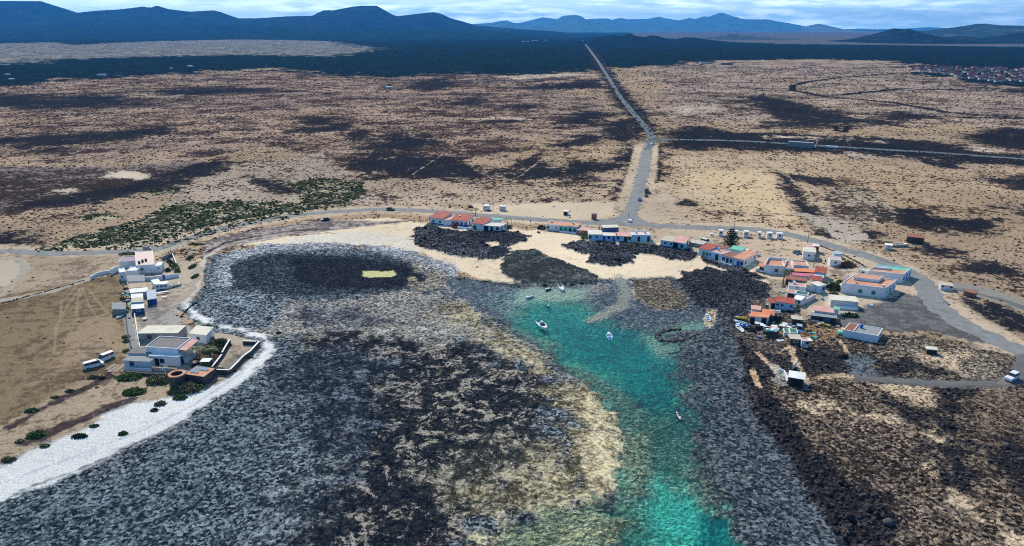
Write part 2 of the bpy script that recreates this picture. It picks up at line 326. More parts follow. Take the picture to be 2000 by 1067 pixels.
    P([(-100,1020),(200,930),(330,870),(420,1000),(300,1300),(-300,1300)], 14, 8, pale=(.16,.21,.24), dark=(.018,.03,.04), cov=.55)
    # mosaic centre
    # shelf sinking from the pale rim into the channel
    P([(985,632),(1012,660),(1080,694),(1100,724),(1180,764),(1205,800),(1222,832),(1220,872),(1224,932),(1180,984),(1100,998),(1010,1024),(960,1084),(900,1300),(1100,1300),(1180,1060),(1260,1000),
       (1275,930),(1262,860),(1255,800),(1225,755),(1160,712),(1110,680),(1060,650),(1000,615)], 5, 5, pale=(.46,.41,.27), dark=(.10,.10,.07), cov=.42, speck=.6, vein=.3, amp=.12, z=-.62, rock=0) if False else None
    P([(570,650),(700,628),(900,655),(1000,688),(1080,730),(1100,800),(1070,860),(1010,920),(945,1000),(930,1300),(540,1300),(560,960),(640,880),(680,800),(620,740)], 6, 8,
      pale=(.33,.30,.255), dark=(.005,.010,.018), cov=.64, speck=.15, vein=1.0, amp=.26)
    P([(620,850),(680,860),(690,930),(640,1020),(520,1100),(480,1060),(560,960)], 10, 8, pale=(.27,.31,.34), dark=(.010,.017,.027), cov=.58, vein=.4, speck=.6)
    P([(830,740),(980,780),(1010,840),(930,900),(830,860),(800,800)], 10, 9, pale=(.36,.33,.275), cov=.60)
    P([(860,930),(1000,860),(1090,870),(1060,940),(960,1000),(880,1000)], 12, 9, pale=(.37,.34,.27), dark=(.018,.022,.024), cov=.57, vein=.6, speck=.4)
    P([(640,1030),(700,1020),(760,1060),(700,1300),(600,1300)], 4, 6, pale=(.36,.34,.29), cov=.55)
    P([(540,720),(640,690),(760,700),(740,800),(660,860),(600,800)], 12, 9, pale=(.22,.26,.31), dark=(.010,.016,.028), cov=.62, vein=.5, speck=.5)
    # light north band
    P([(400,612),(440,590),(560,585),(640,595),(740,578),(860,568),(930,600),(1000,650),(1080,690),(1040,700),(950,668),(860,672),(760,640),(640,652),(560,660),(480,640)], 8, 7,
      pale=(.40,.38,.34), dark=(.05,.055,.06), cov=.47, vein=.3, speck=.8, amp=.14)
    P([(380,600),(430,560),(560,570),(560,610),(500,640),(420,632)], 7, 6, pale=(.25,.29,.33), dark=(.018,.027,.04), cov=.55, speck=1, vein=0)
    P([(560,600),(700,600),(760,625),(660,640),(580,640)], 4, 4, pale=(.35,.36,.36), dark=(.03,.035,.05), cov=.60, vein=.6)
    # dark tide pool
    P([(440,520),(520,500),(620,495),(720,498),(820,515),(868,545),(830,560),(720,574),(620,578),(520,572),(450,560)], 3, 3, pale=(.10,.12,.14), dark=(.016,.022,.034), cov=.72, speck=1, vein=0, amp=.1, z=RZ-.1)
    P([(560,505),(700,502),(800,525),(840,545),(760,560),(640,565),(580,545)], 3, 3, pale=(.05,.055,.06), dark=(.014,.018,.028), cov=.85, z=RZ-.15)
    P([(780,500),(850,510),(890,540),(860,565),(800,575),(800,550),(840,540)], 3, 3, pale=(.34,.31,.26), dark=(.05,.05,.055), cov=.48, speck=1)
    P([(708,529),(722,528),(745,530),(770,527),(775,536),(762,540),(720,541),(710,539)], .4, .6, pale=(.50,.50,.24), dark=(.42,.42,.2), cov=.3, amp=.02, vein=0, speck=0)
    P([(795,540),(812,538),(815,546),(798,548)], .4, .6, pale=(.3,.28,.16), cov=.2)
    # salt-white bands
    wht = dict(pale=(.47,.48,.49), dark=(.10,.12,.15), cov=.52, speck=.8, vein=0, amp=.06, veg=0)
    P([(425,562),(420,522),(432,502),(470,488),(520,474),(640,469),(760,477),(840,500),(905,528),(885,540),(820,514),(740,489),(640,483),(540,488),(478,500),(441,520),(437,556)], 4, 3.5, **wht)
    P([(520,478),(600,460),(700,452),(800,462),(820,490),(740,480),(640,472)], 3, 3, pale=(.66,.60,.50), dark=(.5,.47,.42), cov=.3, amp=.03, speck=.2)
    P(None, 1.2, 1.5, line=([(452,505),(440,530),(445,556)], 1.2), **wht)
    # west beach: white shell sand
    P([(360,590),(372,598),(420,632),(520,655),(538,682),(500,730),(400,792),(300,852),(200,902),(100,942),(0,977),(-300,1080),(-500,1120),(-400,1000),(-60,925),(10,905),(80,868),(150,852),(205,812),(250,787),
       (330,778),(400,762),(448,738),(480,715),(508,690),(515,665),(470,645),(400,632),(365,610)], 2.2, 1.6, pale=(.70,.705,.69), dark=(.60,.61,.61), cov=.3, speck=0, amp=.035, z=-.03, veg=0)
    P(None, .6, .5, line=([(500,690),(470,730),(380,790),(280,840),(150,890),(0,945)], .4), pale=(.56,.58,.6), dark=(.45,.47,.5), cov=.4)
    P(None, 2.0, .9, line=([(364,590),(384,563),(391,530),(401,503),(430,485),(480,474),(560,461)], .9), pale=(.50,.455,.40), dark=(.33,.29,.26), cov=.35, amp=.03, speck=0, vein=0, z=0)
    # weed and wrack along the tide line
    P(None, .8, .8, line=([(455,765),(400,800),(330,838),(250,878),(150,918),(40,958)], .25), pale=(.38,.38,.37), dark=(.2,.2,.2), cov=.6)
    # beige east rim of the reef
    P([(880,592),(930,604),(985,630),(1012,660),(1080,694),(1100,724),(1180,764),(1212,802),(1228,832),(1225,872),(1228,932),(1180,984),(1100,998),(1010,1024),(960,1084),(930,1150),(900,1300),(860,1300),
       (930,1050),(930,1000),(1030,930),(1050,890),(1060,850),(1070,790),(1070,745),(1000,705),(940,670),(890,630)], 12, 9, pale=(.46,.40,.27), dark=(.045,.042,.03), cov=.50, vein=.6, speck=.5, amp=.13, z=-.22)
    P([(1150,800),(1190,780),(1225,840),(1225,930),(1160,980),(1110,960),(1140,900)], 10, 7, pale=(.56,.49,.31), dark=(.14,.12,.075), cov=.38)
    # ---- lava tongues on the beach
    lv = dict(pale=(.17,.185,.21), dark=(.022,.026,.036), cov=.62, amp=.5, rock=.9, veg=0, speck=.6, vein=.2, z=.15)
    P([(812,446),(842,438),(885,452),(940,452),(985,450),(1035,462),(1028,474),(992,482),(1000,492),(975,505),(940,508),(885,500),(850,490),(815,482),(803,465)], .8, 2.2, **lv)
    P([(948,474),(970,473),(976,480),(960,483)], .6, 1, pale=(.66,.54,.36), cov=.1, amp=.03, rock=0, z=0)
    P([(962,486),(992,484),(1000,494),(975,501),(958,499)], .5, .8, pale=(.06,.07,.08), dark=(.02,.025,.04), cov=.7, amp=.02, rock=0, z=-.1)
    P([(975,520),(985,503),(1008,489),(1045,487),(1082,504),(1130,524),(1174,540),(1165,549),(1110,554),(1060,556),(1010,549),(982,536)], .7, 1.6, pale=(.13,.15,.15), dark=(.03,.036,.038), cov=.6, amp=.28, rock=.35, veg=0, speck=.4, vein=.6, z=.25)
    P([(1096,478),(1130,468),(1160,474),(1270,478),(1325,483),(1300,494),(1242,499),(1248,514),(1190,523),(1150,512),(1152,498),(1118,492)], .8, 2.2, **lv)
    P([(1255,480),(1290,484),(1350,487),(1372,498),(1345,510),(1310,508),(1270,498)], .8, 2.0, **lv)
    P([(1365,500),(1400,512),(1455,524),(1500,545),(1480,548),(1430,534),(1380,516)], .8, 1.5, **lv)
    P([(1330,532),(1380,520),(1440,532),(1500,556),(1540,585),(1500,612),(1440,630),(1400,610),(1350,592),(1336,560)], 1, 2.2, pale=(.13,.14,.16), dark=(.02,.024,.034), cov=.68, amp=.55, rock=.9, speck=.7, z=.15, veg=0)
    P([(1470,590),(1540,580),(1560,640),(1520,690),(1470,680),(1430,650)], 2, 3, pale=(.24,.2,.16), dark=(.04,.036,.036), cov=.6, amp=.3, rock=.7, speck=.7, veg=0)
    # ---- stony flats, sand and channel under water
    st = dict(pale=(.23,.25,.28), dark=(.055,.07,.09), cov=.48, speck=1, vein=0, amp=.10, veg=0, rock=.22, z=-.42)
    P([(868,545),(920,548),(1000,560),(1060,566),(1060,600),(985,630),(930,604),(905,584)], 2.5, 2, **st)
    P([(940,575),(1000,562),(1060,566),(1060,600),(1000,622),(950,600)], 6, 2, pale=(.40,.42,.40), dark=(.11,.13,.15), cov=.45, z=-.58)
    P([(1080,566),(1150,558),(1240,545),(1300,548),(1340,575),(1372,612),(1380,645),(1290,660),(1180,640),(1100,600)], 2.5, 2, **st)
    P([(1236,546),(1300,545),(1332,570),(1355,598),(1330,606),(1280,602),(1250,585),(1232,562)], 1.5, 2, pale=(.26,.22,.16), dark=(.05,.05,.045), cov=.55, speck=1, vein=0, amp=.15, rock=.3, z=-.2)
    P([(1282,690),(1300,655),(1375,640),(1420,650),(1415,700),(1380,735),(1382,775),(1440,835),(1500,895),(1545,960),(1580,1040),(1640,1300),(1420,1300),(1400,1040),(1400,980),(1350,900),(1340,830),(1330,770),(1300,730)], 1.5, 2,
      pale=(.14,.16,.175), dark=(.02,.03,.045), cov=.52, speck=1, vein=0, amp=.16, veg=0, rock=.32, z=-.40)
    # channel
    P([(985,612),(1030,572),(1090,566),(1150,590),(1180,630),(1290,655),(1310,690),(1305,730),(1332,775),(1342,830),(1352,900),(1402,975),(1425,1080),(1440,1500),(900,1500),(940,1120),(1000,1035),(1100,1000),
       (1190,985),(1232,935),(1228,870),(1232,832),(1216,800),(1184,760),(1104,720),(1084,690),(1016,655)], 9.0, 2.5, pale=(.50,.48,.33), dark=(.11,.12,.10), cov=.40, speck=.6, vein=.3, amp=.16, rock=.03, veg=0, z=-.75)
    P([(1040,585),(1120,592),(1175,628),(1290,665),(1302,690),(1298,730),(1325,780),(1330,830),(1300,860),(1250,840),(1225,790),(1180,740),(1110,705),(1085,670),(1030,640),(1010,620)], 13, 5, z=-1.7, pale=(.56,.60,.44), cov=.36)
    P([(1090,620),(1160,635),(1240,660),(1280,690),(1290,740),(1260,760),(1200,720),(1130,690),(1100,660)], 14, 5, z=-2.3, dark=(.05,.09,.09), cov=.5)
    P([(1225,800),(1330,800),(1345,880),(1330,930),(1270,930),(1245,900),(1240,840)], 9, 4, pale=(.33,.33,.22), dark=(.09,.10,.08), cov=.52, speck=.9, z=-.95)
    P([(1235,930),(1290,925),(1350,970),(1405,1010),(1420,1080),(1400,1300),(1280,1200),(1265,1060),(1240,1000)], 9, 5, pale=(.80,.86,.62), dark=(.34,.42,.3), cov=.3, z=-1.5, speck=.6)
    P([(1180,990),(1240,1000),(1265,1060),(1280,1200),(1150,1300),(1120,1060)], 12, 5, pale=(.42,.42,.27), dark=(.10,.13,.09), cov=.48, z=-1.3)
    P([(1380,1000),(1408,1010),(1425,1080),(1440,1300),(1400,1300)], 3, 2, z=-2.4, cov=.6, dark=(.05,.08,.08))
    P([(1210,640),(1310,655),(1320,740),(1345,860),(1290,800),(1250,740),(1220,690)], 12, 6, cov=.52, dark=(.06,.10,.11))
    P([(1220,745),(1300,770),(1320,800),(1260,790)], 9, 5, cov=.66, dark=(.03,.05,.07))
    P([(925,1040),(1060,1003),(1180,986),(1235,1010),(1200,1067),(1170,1200),(930,1250)], 8, 5, pale=(.62,.58,.36), dark=(.14,.13,.08), cov=.42, z=-.52, vein=.5, speck=.5)
    P([(1228,835),(1262,845),(1275,900),(1262,960),(1225,985),(1228,930),(1222,870)], 6, 3, pale=(.50,.46,.30), dark=(.12,.11,.08), cov=.42, z=-.6)
    P([(1105,712),(1150,722),(1225,770),(1262,800),(1240,835),(1215,800),(1184,762)], 6, 3, pale=(.42,.40,.28), dark=(.10,.11,.08), cov=.48, z=-.75)
    # sand bottoms
    P([(1030,560),(1095,556),(1160,560),(1150,580),(1090,590),(1040,585),(1000,600),(1000,588)], 6, 2.5, pale=(.66,.62,.48), dark=(.38,.38,.3), cov=.3, z=-.62, speck=.2, rock=0)
    P([(1145,558),(1190,552),(1185,570),(1150,575)], 4, 2, pale=(.5,.42,.36), cov=.3, z=-.42)
    P(None, 3.0, 1.2, line=([(1210,540),(1222,562),(1222,580),(1208,598),(1180,613),(1152,624)], 2.2), pale=(.50,.46,.36), dark=(.35,.34,.28), cov=.2, z=-.42, speck=.3, rock=0, amp=.04)
    P([(1245,655),(1300,636),(1350,626),(1385,620),(1400,628),(1365,640),(1320,645),(1290,652),(1300,668),(1335,668),(1330,690),(1290,700),(1262,680)], 4.5, 2, pale=(.50,.52,.40), dark=(.28,.32,.27), cov=.32, z=-.68, speck=.3, rock=0, amp=.05)
    P([(1380,600),(1400,606),(1400,625),(1385,640),(1372,628)], 1, 1, pale=(.46,.38,.26), cov=.25, z=-.25, rock=.1, amp=.05)
    # worn track across the headland, garden soil
    P(None, 1.2, .6, line=([(2000,690),(1996,706),(1992,728),(1975,746),(1920,750),(1850,750),(1780,746),(1720,742),(1670,738)], 2.3), pale=(.18,.165,.15), dark=(.1,.1,.1), cov=.5, amp=.02, rock=0, veg=0, z=0)
    P(None, 1.0, .6, line=([(1670,738),(1640,732),(1600,738),(1580,744)], .9), pale=(.46,.34,.23), cov=.2, amp=.03, rock=0, veg=0, z=0)
    P([(404,668),(446,668),(440,690),(420,712),(398,728),(372,728),(376,700)], 1, .8, pale=(.13,.10,.075), dark=(.05,.04,.03), cov=.5, amp=.03)
    P([(470,690),(492,680),(478,702),(455,722),(432,728),(440,700)], 1.5, 1, pale=(.24,.21,.18), dark=(.12,.11,.1), cov=.5, amp=.03)
    P([(250,600),(300,600),(345,590),(330,615),(300,640),(275,640)], 2, 1.5, pale=(.34,.3,.26), dark=(.17,.16,.15), cov=.5)
    # spoil and dark earth among the shore shacks
    P([(1500,640),(1600,635),(1640,650),(1600,668),(1520,668)], 2, 1.5, pale=(.34,.22,.13), dark=(.10,.07,.05), cov=.45, amp=.12, rock=.15)
    P([(1500,545),(1560,550),(1620,580),(1600,600),(1530,600),(1505,575)], 2, 1.5, pale=(.36,.3,.23), dark=(.12,.1,.09), cov=.45, amp=.08, rock=.1)
build_patches()
BASE = dict(pale=SAND, dark=SCRUB, cov=.36, vein=0.0, speck=0.0, amp=.38, z=0.0, veg=.8, rock=0.0, green=0.0)
_wp = []
for pts, soft, warp, line, k, f in PATCHES:
    if line: wp = [W(*p) for p in line[0]]; ww = line[1]
    else: wp = [W(*p) for p in pts]; ww = 0
    _wp.append((wp, ww))
def survey(x, y):
    """material and relief fields of the ground at world points"""
    n = x.shape[0]
    F = {k: (np.tile(np.array(v, np.float32), (n, 1)) if isinstance(v, tuple) else np.full(n, v, np.float32)) for k, v in BASE.items()}
    nz = {s: fbm(x, y, s, 4, seed=int(s) + 5) * 2.2 for s in (1.5, 5, 18, 70)}
    for (pts, soft, warp, line, k, f), (wp, ww) in zip(PATCHES, _wp):
        a = np.array(wp); m = soft * 2 + warp * 3 + ww
        sel = np.nonzero((x > a[:, 0].min() - m) & (x < a[:, 0].max() + m) & (y > a[:, 1].min() - m) & (y < a[:, 1].max() + m))[0]
        if not len(sel): continue
        xs, ys = x[sel], y[sel]
        d = sdf_line(xs, ys, wp) - ww if line else sdf_poly(xs, ys, wp)
        if warp < 1.5: w = nz[1.5][sel] * .5 + nz[5][sel] * .6
        elif warp < 7: w = nz[1.5][sel] * .3 + nz[5][sel] * .7 + nz[18][sel] * .5
        elif warp < 25: w = nz[5][sel] * .6 + nz[18][sel] * .8 + nz[70][sel] * .4
        else: w = nz[18][sel] * .5 + nz[70][sel] * 1.0
        d = d + warp * w
        t = sstep(soft * .5, -soft * .5, d).astype(np.float32)
        nzr = t > 0.001
        sel = sel[nzr]; t = t[nzr]
        for key, v in f.items():
            if isinstance(v, tuple):
                F[key][sel] += (np.array(v, np.float32) - F[key][sel]) * t[:, None]
            else:
                F[key][sel] += (v - F[key][sel]) * t
    # tone of the open plain drifts between sand, grey and mauve brown
    pl = np.clip(F['veg'] * 1.3, 0, 1) * (1 - np.clip(F['green'], 0, 1))
    n1 = fbm(x, y * 1.8, 110, 5, 101) * 2; n2 = fbm(x, y, 34, 4, 111) * 2; n3 = fbm(x, y * 1.5, 300, 3, 121) * 2
    F['cov'] = np.clip(F['cov'] + pl * (.15 * n1 + .13 * n2) + (F['rock'] > .1) * (F['z'] > -.1) * .13 * n2, .05, .95).astype(np.float32)
    tint = (pl * np.clip(.5 + .9 * n3 - .3 * n1, 0, 1))[:, None].astype(np.float32)
    F['pale'] = F['pale'] * (1 - tint * np.array([[.15, .13, .05]], np.float32)) * (1 + .16 * (pl * n2)[:, None])
    # relief
    dist = np.hypot(x, y)
    fade = 1 - sstep(900, 2500, dist)
    h = fbm(x, y, 6, 4, 21) * .5 + ridged(x, y, 3.0, 3, 31) * .6 + fbm(x, y, .9, 2, 41) * .25
    fine = ridged(x, y, 1.15, 3, 131) * .75 + fbm(x, y, 7, 3, 141) * .35
    h = h + (fine - h) * np.clip(F['speck'], 0, 1)
    rk = sstep(.25, .8, F['amp'])
    h = h * (1 - rk) + (ridged(x, y, 3.2, 3, 51) * .55 + fbm(x, y, 1.1, 3, 61) * .8) * rk
    F['h'] = F['z'] + F['amp'] * h * fade
    # keep pads level under walls
    return F

# ---------------------------------------------------------------- small helpers
col = scene.collection
def link(o): col.objects.link(o); return o
def tagk(o, kind): o['kind'] = kind; return o
def mesh_np(name, V, Fc, mats, parent=None, mi=None, smooth=False):
    me = bpy.data.meshes.new(name)
    V = np.asarray(V, np.float32); Fc = np.asarray(Fc, np.int32)
    nv, nf, k = len(V), len(Fc), Fc.shape[1]
    me.vertices.add(nv); me.vertices.foreach_set('co', V.ravel())
    me.loops.add(nf * k); me.loops.foreach_set('vertex_index', Fc.ravel())
    me.polygons.add(nf); me.polygons.foreach_set('loop_start', np.arange(0, nf * k, k, dtype=np.int32))
    if mi is not None: me.polygons.foreach_set('material_index', np.asarray(mi, np.int32))
    for m in (mats if isinstance(mats, (list, tuple)) else [mats]): me.materials.append(m)
    me.update(calc_edges=True)
    if smooth: me.polygons.foreach_set('use_smooth', np.ones(nf, bool))
    o = bpy.data.objects.new(name, me); link(o)
    if parent: o.parent = parent
    return o

# ---------------------------------------------------------------- materials
def nd(nt, t, **kw):
    n = nt.nodes.new(t)
    for k, v in kw.items(): setattr(n, k, v)
    return n
_mats = {}
def mat(name, c, rough=.8, var=.18, scale=1.2, bump=.0, metal=0.0, stain=None, spec=.3, island=0.0):
    if name in _mats: return _mats[name]
    m = bpy.data.materials.new(name); m.use_nodes = True; nt = m.node_tree
    b = nt.nodes['Principled BSDF']
    b.inputs['Roughness'].default_value = rough; b.inputs['Metallic'].default_value = metal
    b.inputs['Specular IOR Level'].default_value = spec
    g = nd(nt, 'ShaderNodeNewGeometry')
    n1 = nd(nt, 'ShaderNodeTexNoise'); n1.inputs['Scale'].default_value = scale; n1.inputs['Detail'].default_value = 6; n1.inputs['Roughness'].default_value = .65
    nt.links.new(g.outputs['Position'], n1.inputs['Vector'])
    mr = nd(nt, 'ShaderNodeMapRange'); mr.inputs['From Min'].default_value = .3; mr.inputs['From Max'].default_value = .7
    mr.inputs['To Min'].default_value = 1 - var; mr.inputs['To Max'].default_value = 1 + var
    nt.links.new(n1.outputs['Fac'], mr.inputs['Value'])
    hs = nd(nt, 'ShaderNodeMix', data_type='RGBA', blend_type='MULTIPLY'); hs.inputs[0].default_value = 1
    hs.inputs[6].default_value = (*c, 1)
    nt.links.new(mr.outputs[0], hs.inputs[7])
    out = hs.outputs[2]
    if island:
        ir = nd(nt, 'ShaderNodeMapRange'); ir.inputs['To Min'].default_value = 1 - island; ir.inputs['To Max'].default_value = 1 + island
        nt.links.new(g.outputs['Random Per Island'], ir.inputs['Value'])
        h2 = nd(nt, 'ShaderNodeMix', data_type='RGBA', blend_type='MULTIPLY'); h2.inputs[0].default_value = 1
        nt.links.new(out, h2.inputs[6]); nt.links.new(ir.outputs[0], h2.inputs[7]); out = h2.outputs[2]
    if stain:
        n2 = nd(nt, 'ShaderNodeTexNoise'); n2.inputs['Scale'].default_value = scale * .6; n2.inputs['Detail'].default_value = 8
        mp_ = nd(nt, 'ShaderNodeMapping'); mp_.inputs['Location'].default_value = (31, 7, 3)
        nt.links.new(g.outputs['Position'], mp_.inputs[0]); nt.links.new(mp_.outputs[0], n2.inputs['Vector'])
        m2 = nd(nt, 'ShaderNodeMapRange'); m2.inputs['From Min'].default_value = .55; m2.inputs['From Max'].default_value = .68; m2.inputs['To Max'].default_value = .75
        nt.links.new(n2.outputs['Fac'], m2.inputs['Value'])
        h3 = nd(nt, 'ShaderNodeMix', data_type='RGBA'); nt.links.new(m2.outputs[0], h3.inputs[0])
        nt.links.new(out, h3.inputs[6]); h3.inputs[7].default_value = (*stain, 1); out = h3.outputs[2]
    nt.links.new(out, b.inputs['Base Color'])
    if bump:
        bp = nd(nt, 'ShaderNodeBump'); bp.inputs['Strength'].default_value = .6; bp.inputs['Distance'].default_value = bump
        nt.links.new(n1.outputs['Fac'], bp.inputs['Height']); nt.links.new(bp.outputs[0], b.inputs['Normal'])
    _mats[name] = m
    return m

def ground_material():
    m = bpy.data.materials.new('ground_earth'); m.use_nodes = True; nt = m.node_tree
    b = nt.nodes['Principled BSDF']; b.inputs['Specular IOR Level'].default_value = 0.0
    L = nt.links.new
    g = nd(nt, 'ShaderNodeNewGeometry')
    aP = nd(nt, 'ShaderNodeAttribute', attribute_name='pale'); aD = nd(nt, 'ShaderNodeAttribute', attribute_name='dark')
    aM = nd(nt, 'ShaderNodeAttribute', attribute_name='mixs')   # r cov, g vein, b speck
    s = nd(nt, 'ShaderNodeSeparateColor'); L(aM.outputs['Color'], s.inputs[0])
    def noise(scale, det, rough, dist=0.0, vec=None):
        n = nd(nt, 'ShaderNodeTexNoise'); n.inputs['Scale'].default_value = scale; n.inputs['Detail'].default_value = det
        n.inputs['Roughness'].default_value = rough; n.inputs['Distortion'].default_value = dist
        L(vec or g.outputs['Position'], n.inputs['Vector']); return n.outputs['Fac']
    def math_(op, a, b_, c=None):
        n = nd(nt, 'ShaderNodeMath', operation=op)
        for i, v in enumerate((a, b_, c)):
            if v is None: continue
            if isinstance(v, (int, float)): n.inputs[i].default_value = v
            else: L(v, n.inputs[i])
        return n.outputs[0]
    nA = noise(.33, 10, .78, .4); nA2 = noise(.035, 6, .65)
    nA3 = noise(.10, 6, .7, .5)
    land = math_('ADD', math_('ADD', math_('MULTIPLY', nA, .52), math_('MULTIPLY', nA2, .22)), math_('MULTIPLY', nA3, .26))
    # vein network: two warped noises, folded
    nB = noise(.13, 12, .74, 1.0); nB2 = noise(.60, 10, .78, 1.2)
    nV = noise(.22, 9, .72, .7)
    rg = nd(nt, 'ShaderNodeMapRange'); rg.inputs['From Min'].default_value = .06; rg.inputs['From Max'].default_value = 0.0; rg.inputs['To Max'].default_value = .05
    L(math_('ABSOLUTE', math_('SUBTRACT', nV, .5), None), rg.inputs['Value'])
    vein = math_('ADD', math_('ADD', math_('MULTIPLY', nB, .56), math_('MULTIPLY', nB2, .42)), math_('SUBTRACT', rg.outputs[0], .02))
    def cells(scale):
        vn = nd(nt, 'ShaderNodeTexVoronoi'); vn.inputs['Scale'].default_value = scale
        L(g.outputs['Position'], vn.inputs['Vector']); sc_ = nd(nt, 'ShaderNodeSeparateColor'); L(vn.outputs['Color'], sc_.inputs[0]); return sc_.outputs[0], vn.outputs['Distance']
    v1, d1 = cells(1.7); v2, d2 = cells(.8)
    nC = noise(2.5, 6, .88); nC2 = noise(.12, 7, .72)
    speck = math_('ADD', math_('ADD', math_('MULTIPLY', nC, .58), math_('MULTIPLY', nC2, .17)), math_('ADD', math_('MULTIPLY', v1, .15), math_('MULTIPLY', v2, .07)))
    mx = nd(nt, 'ShaderNodeMix', data_type='FLOAT'); L(s.outputs[2], mx.inputs[0]); L(land, mx.inputs[2]); L(speck, mx.inputs[3])
    mx2 = nd(nt, 'ShaderNodeMix', data_type='FLOAT'); L(s.outputs[1], mx2.inputs[0]); L(mx.outputs[0], mx2.inputs[2]); L(vein, mx2.inputs[3])
    pat = mx2.outputs[0]
    # threshold: cov 0 -> never dark, cov 1 -> always
    th = math_('MULTIPLY_ADD', s.outputs[0], .25, .375)
    ed = math_('ADD', math_('MULTIPLY_ADD', s.outputs[1], -.012, .032), math_('MULTIPLY', s.outputs[2], .10))
    dif = math_('DIVIDE', math_('SUBTRACT', th, pat), ed)
    dm = nd(nt, 'ShaderNodeClamp'); L(math_('ADD', dif, .5), dm.inputs[0])
    # the dark rock carries worn, paler faces
    nW = noise(.75, 8, .8, .6)
    wr = nd(nt, 'ShaderNodeMapRange'); wr.inputs['From Min'].default_value = .46; wr.inputs['From Max'].default_value = .66; wr.inputs['To Max'].default_value = .15
    L(nW, wr.inputs['Value'])
    dk = nd(nt, 'ShaderNodeMix', data_type='RGBA'); L(wr.outputs[0], dk.inputs[0]); L(aD.outputs['Color'], dk.inputs[6]); L(aP.outputs['Color'], dk.inputs[7])
    c1 = nd(nt, 'ShaderNodeMix', data_type='RGBA'); L(dm.outputs[0], c1.inputs[0]); L(aP.outputs['Color'], c1.inputs[6]); L(dk.outputs[2], c1.inputs[7])
    # fine tonal grain of the material itself
    f1 = noise(2.3, 6, .8); f2 = noise(.011, 4, .55)
    fr = nd(nt, 'ShaderNodeMapRange'); fr.inputs['From Min'].default_value = .3; fr.inputs['From Max'].default_value = .7; fr.inputs['To Min'].default_value = .5; fr.inputs['To Max'].default_value = 1.5
    L(f1, fr.inputs['Value'])
    fr2 = nd(nt, 'ShaderNodeMapRange'); fr2.inputs['From Min'].default_value = .35; fr2.inputs['From Max'].default_value = .65; fr2.inputs['To Min'].default_value = .86; fr2.inputs['To Max'].default_value = 1.12
    L(f2, fr2.inputs['Value'])
    va = math_('MULTIPLY_ADD', s.outputs[2], .95, .12)
    tone = math_('MULTIPLY', math_('MULTIPLY', fr.outputs[0], fr2.outputs[0]), math_('ADD', 1.0, math_('MULTIPLY', va, math_('SUBTRACT', v1, .5))))
    c2 = nd(nt, 'ShaderNodeMix', data_type='RGBA', blend_type='MULTIPLY'); c2.inputs[0].default_value = 1
    L(c1.outputs[2], c2.inputs[6]); L(tone, c2.inputs[7])
    L(c2.outputs[2], b.inputs['Base Color'])
    b.inputs['Roughness'].default_value = .9
    bp = nd(nt, 'ShaderNodeBump'); bp.inputs['Strength'].default_value = 1.0; bp.inputs['Distance'].default_value = .22
    L(math_('ADD', math_('MULTIPLY', pat, .8), math_('MULTIPLY', f1, .5)), bp.inputs['Height']); L(bp.outputs[0], b.inputs['Normal'])
    return m

# ---------------------------------------------------------------- ground sheet
pys = np.concatenate([np.arange(1500, 1085, -7.0), np.arange(1085, 100, -1.35), np.arange(100, 59, -.5)])
pxs = np.concatenate([np.arange(-1900, -160, 20.0), np.arange(-160, 2160, 2.0), np.arange(2160, 3900, 20.0)])
PX, PY = np.meshgrid(pxs, pys)
gx, gy = WA(PX, PY)
def ring(Y):                                     # rows out to the horizon
    k = Y / gy[-1]
    return gx[-1] * k, gy[-1] * k
ex = [ring(Y) for Y in (21500, 32500)]
gx = np.vstack([gx] + [np.asarray(e[0])[None] for e in ex]); gy = np.vstack([gy] + [np.asarray(e[1])[None] for e in ex])
nr, nc = gx.shape
X = gx.ravel(); Y = gy.ravel()
F = survey(X, Y)
idx = np.arange(nr * nc).reshape(nr, nc)
quads = np.stack([idx[:-1, :-1], idx[:-1, 1:], idx[1:, 1:], idx[1:, :-1]], -1).reshape(-1, 4)
GM = ground_material()
# gentle rise of the far plain to the north-west
rise = sstep(3200, 9000, Y) * 0
ground = mesh_np('ground', np.stack([X, Y, F['h'] + rise], -1), quads, GM, smooth=True)
tagk(ground, 'structure')
def put_color(me, name, rgb):
    a = me.attributes.new(name, 'FLOAT_COLOR', 'POINT')
    arr = np.ones((len(me.vertices), 4), np.float32); arr[:, :3] = rgb
    a.data.foreach_set('color', arr.ravel())
put_color(ground.data, 'pale', F['pale']); put_color(ground.data, 'dark', F['dark'])
put_color(ground.data, 'mixs', np.stack([F['cov'], F['vein'], F['speck']], -1))

# ---------------------------------------------------------------- lagoon water
WL = -.36
water_out = [(860,540),(900,532),(960,545),(1020,556),(1100,555),(1160,548),(1230,538),(1300,540),(1345,565),(1400,598),(1412,625),(1400,640),(1430,690),(1400,735),(1400,780),(1470,850),(1530,910),(1580,990),(1620,1080),(1700,1450),
             (300,1450),(800,1250),(900,1130),(940,1050),(990,1000),(1100,975),(1170,960),(1205,900),(1200,830),(1170,780),(1080,735),(1060,700),(990,660),(960,635),(900,605),(870,570)]
wpoly = [W(*p) for p in water_out]
cx = gx[:-1, :-1].ravel(); cy = gy[:-1, :-1].ravel()
okb = (cx > -120) & (cx < 140) & (cy < 380)
ins = np.zeros(len(cx), bool); ins[okb] = sdf_poly(cx[okb], cy[okb], wpoly) < 0
